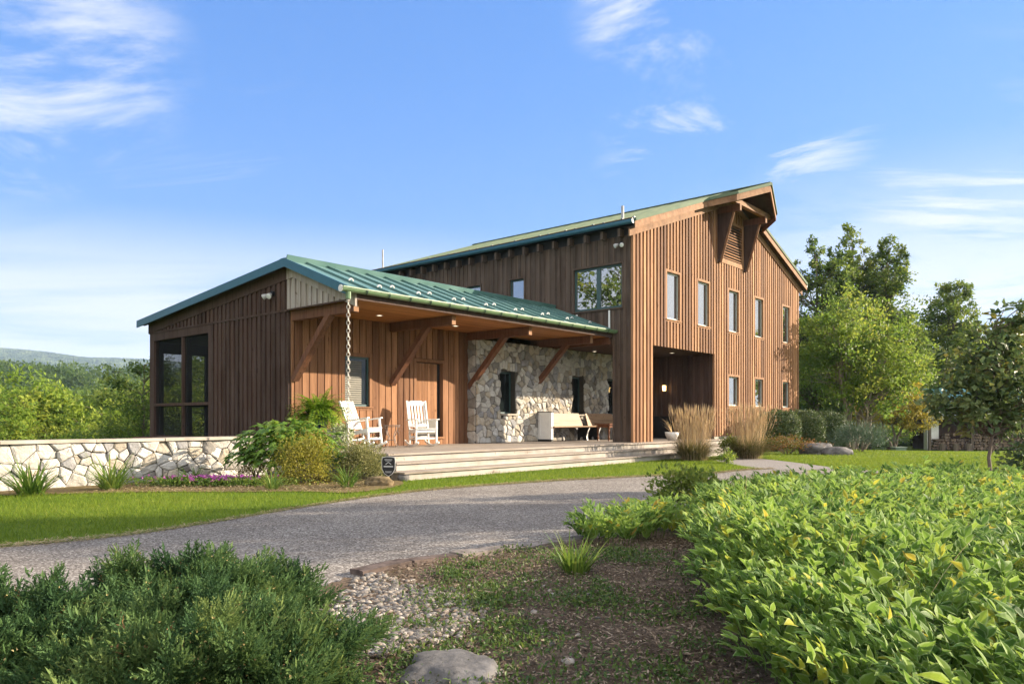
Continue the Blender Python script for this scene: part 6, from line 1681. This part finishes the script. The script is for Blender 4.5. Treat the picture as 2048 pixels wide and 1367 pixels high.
o = mb.build('hills', t.done(t.bsdf(c, .95, None, .05)), None, False)
if o.data.polygons[0].normal.z < 0: o.data.flip_normals()
tag(o, 'long wooded ridge on the left horizon', 'hills', kind='structure')

# ================================================================== SHED
SY = 46.; sx = (1858-1024)/FPX*SY; gz0 = float(terrain(sx+2, SY)); sw_ = 7.4; 
shd = empty('wood_shed', 'small shed with a green metal roof and firewood under its lean-to', 'shed', (sx, SY, gz0), R(-4))
hr = EYE+(HOR-776)/FPX*SY-gz0+.1; he = EYE+(HOR-836)/FPX*SY-gz0
mb = MB(); mb.box(.9, sw_, 1.4, 4.2, 0, he+.5, .4); mb.build('wall', MAT['siding_shaded'], shd)
mb = MB(); mb.box(.32, 1.0, .9, 1.38, .0, he+.1); mb.build('white_panel', MAT['white'], shd)
zm = hr*.36+he*.64
MAT['shedroof'] = m_plain('teal ribbed roofing', (.05,.19,.20), .4, .5, 0, .12); MAT['shedpale'] = m_plain('pale ribbed roofing', (.34,.42,.43), .45, .5, 0, .1)
def slope(nm, x0a, x1a, x0b, x1b, ya, za, yb, zb, mat):
    mb = MB(); mb.hexa([(x0a,ya,za-.05),(x1a,ya,za-.05),(x1b,yb,zb-.05),(x0b,yb,zb-.05),(x0a,ya,za),(x1a,ya,za),(x1b,yb,zb),(x0b,yb,zb)])
    k = 0
    while k < (x1a-x0a)/.3:
        f = k*.3/(x1a-x0a); mb.bar((x0a+k*.3, ya, za+.015), (x0b+f*(x1b-x0b), yb, zb+.015), .04, .04); k += 1
    return mb.build(nm, mat, shd)
slope('lean_to_roof', -.05, sw_+.3, .30, sw_+.3, .0, he, 1.0, zm, MAT['shedpale'])
slope('roof', .32, sw_+.3, .85, sw_+.3, 1.0, zm+.03, 2.8, hr, MAT['shedroof']); slope('roof', .85, sw_+.3, .4, sw_+.3, 2.8, hr, 4.4, he+.5, MAT['shedroof'])
for x in (.12, 2.6, 5.0, 7.3):
    mb = MB(); mb.box(x-.07, x+.07, .12, .26, 0, he-.05, .5); mb.build('post', MAT['bark'] if x < 5.5 else MAT['fascia'], shd)
mb = MB(); mb.box(.0, sw_, .14, .24, he-.16, he-.055, .5); mb.build('beam', MAT['siding_shaded'], shd)
# firewood
fw = empty('firewood_pile', 'stacked split firewood under the shed lean-to', 'firewood', (sx, SY, gz0), R(-4)); mb = MB(); g = np.random.default_rng(3)
for row in range(6):
    xx = .35+row*.06
    while xx < 6.6-row*.25:
        r = g.uniform(.06, .11)
        if row < 4 or g.random() < .6: mb.tube([(xx+r, .38+g.uniform(-.06,.06), .12+row*.17), (xx+r, .85, .12+row*.17+g.uniform(-.02,.02))], r, 6, g.random())
        xx += 2*r
mb.build('logs', m_wood('log ends', (.11,.08,.06), (.24,.175,.125), grey=.3), fw)
for x in (.75, 1.55, 2.3):
    mb = MB(); mb.tube([(x, -.05, 0), (x, -.05, .42)], .17, 9, .6); mb.build('chopping_round', MAT['bark'], fw)

# ================================================================== AIR
HZ = bpy.data.materials.new('haze'); HZ.use_nodes = True; HZ.node_tree.nodes.clear()
ho = HZ.node_tree.nodes.new('ShaderNodeOutputMaterial'); hv = HZ.node_tree.nodes.new('ShaderNodeVolumePrincipled')
hv.inputs['Density'].default_value = .00018; hv.inputs['Color'].default_value = (.55, .74, 1, 1); hv.inputs['Anisotropy'].default_value = .1
HZ.node_tree.links.new(hv.outputs[0], ho.inputs['Volume'])
mb = MB(); mb.box(-2900, 2900, -2800, 2850, -45, 245); tag(mb.build('haze', HZ), 'thin summer haze over the valley', 'haze', kind='stuff')
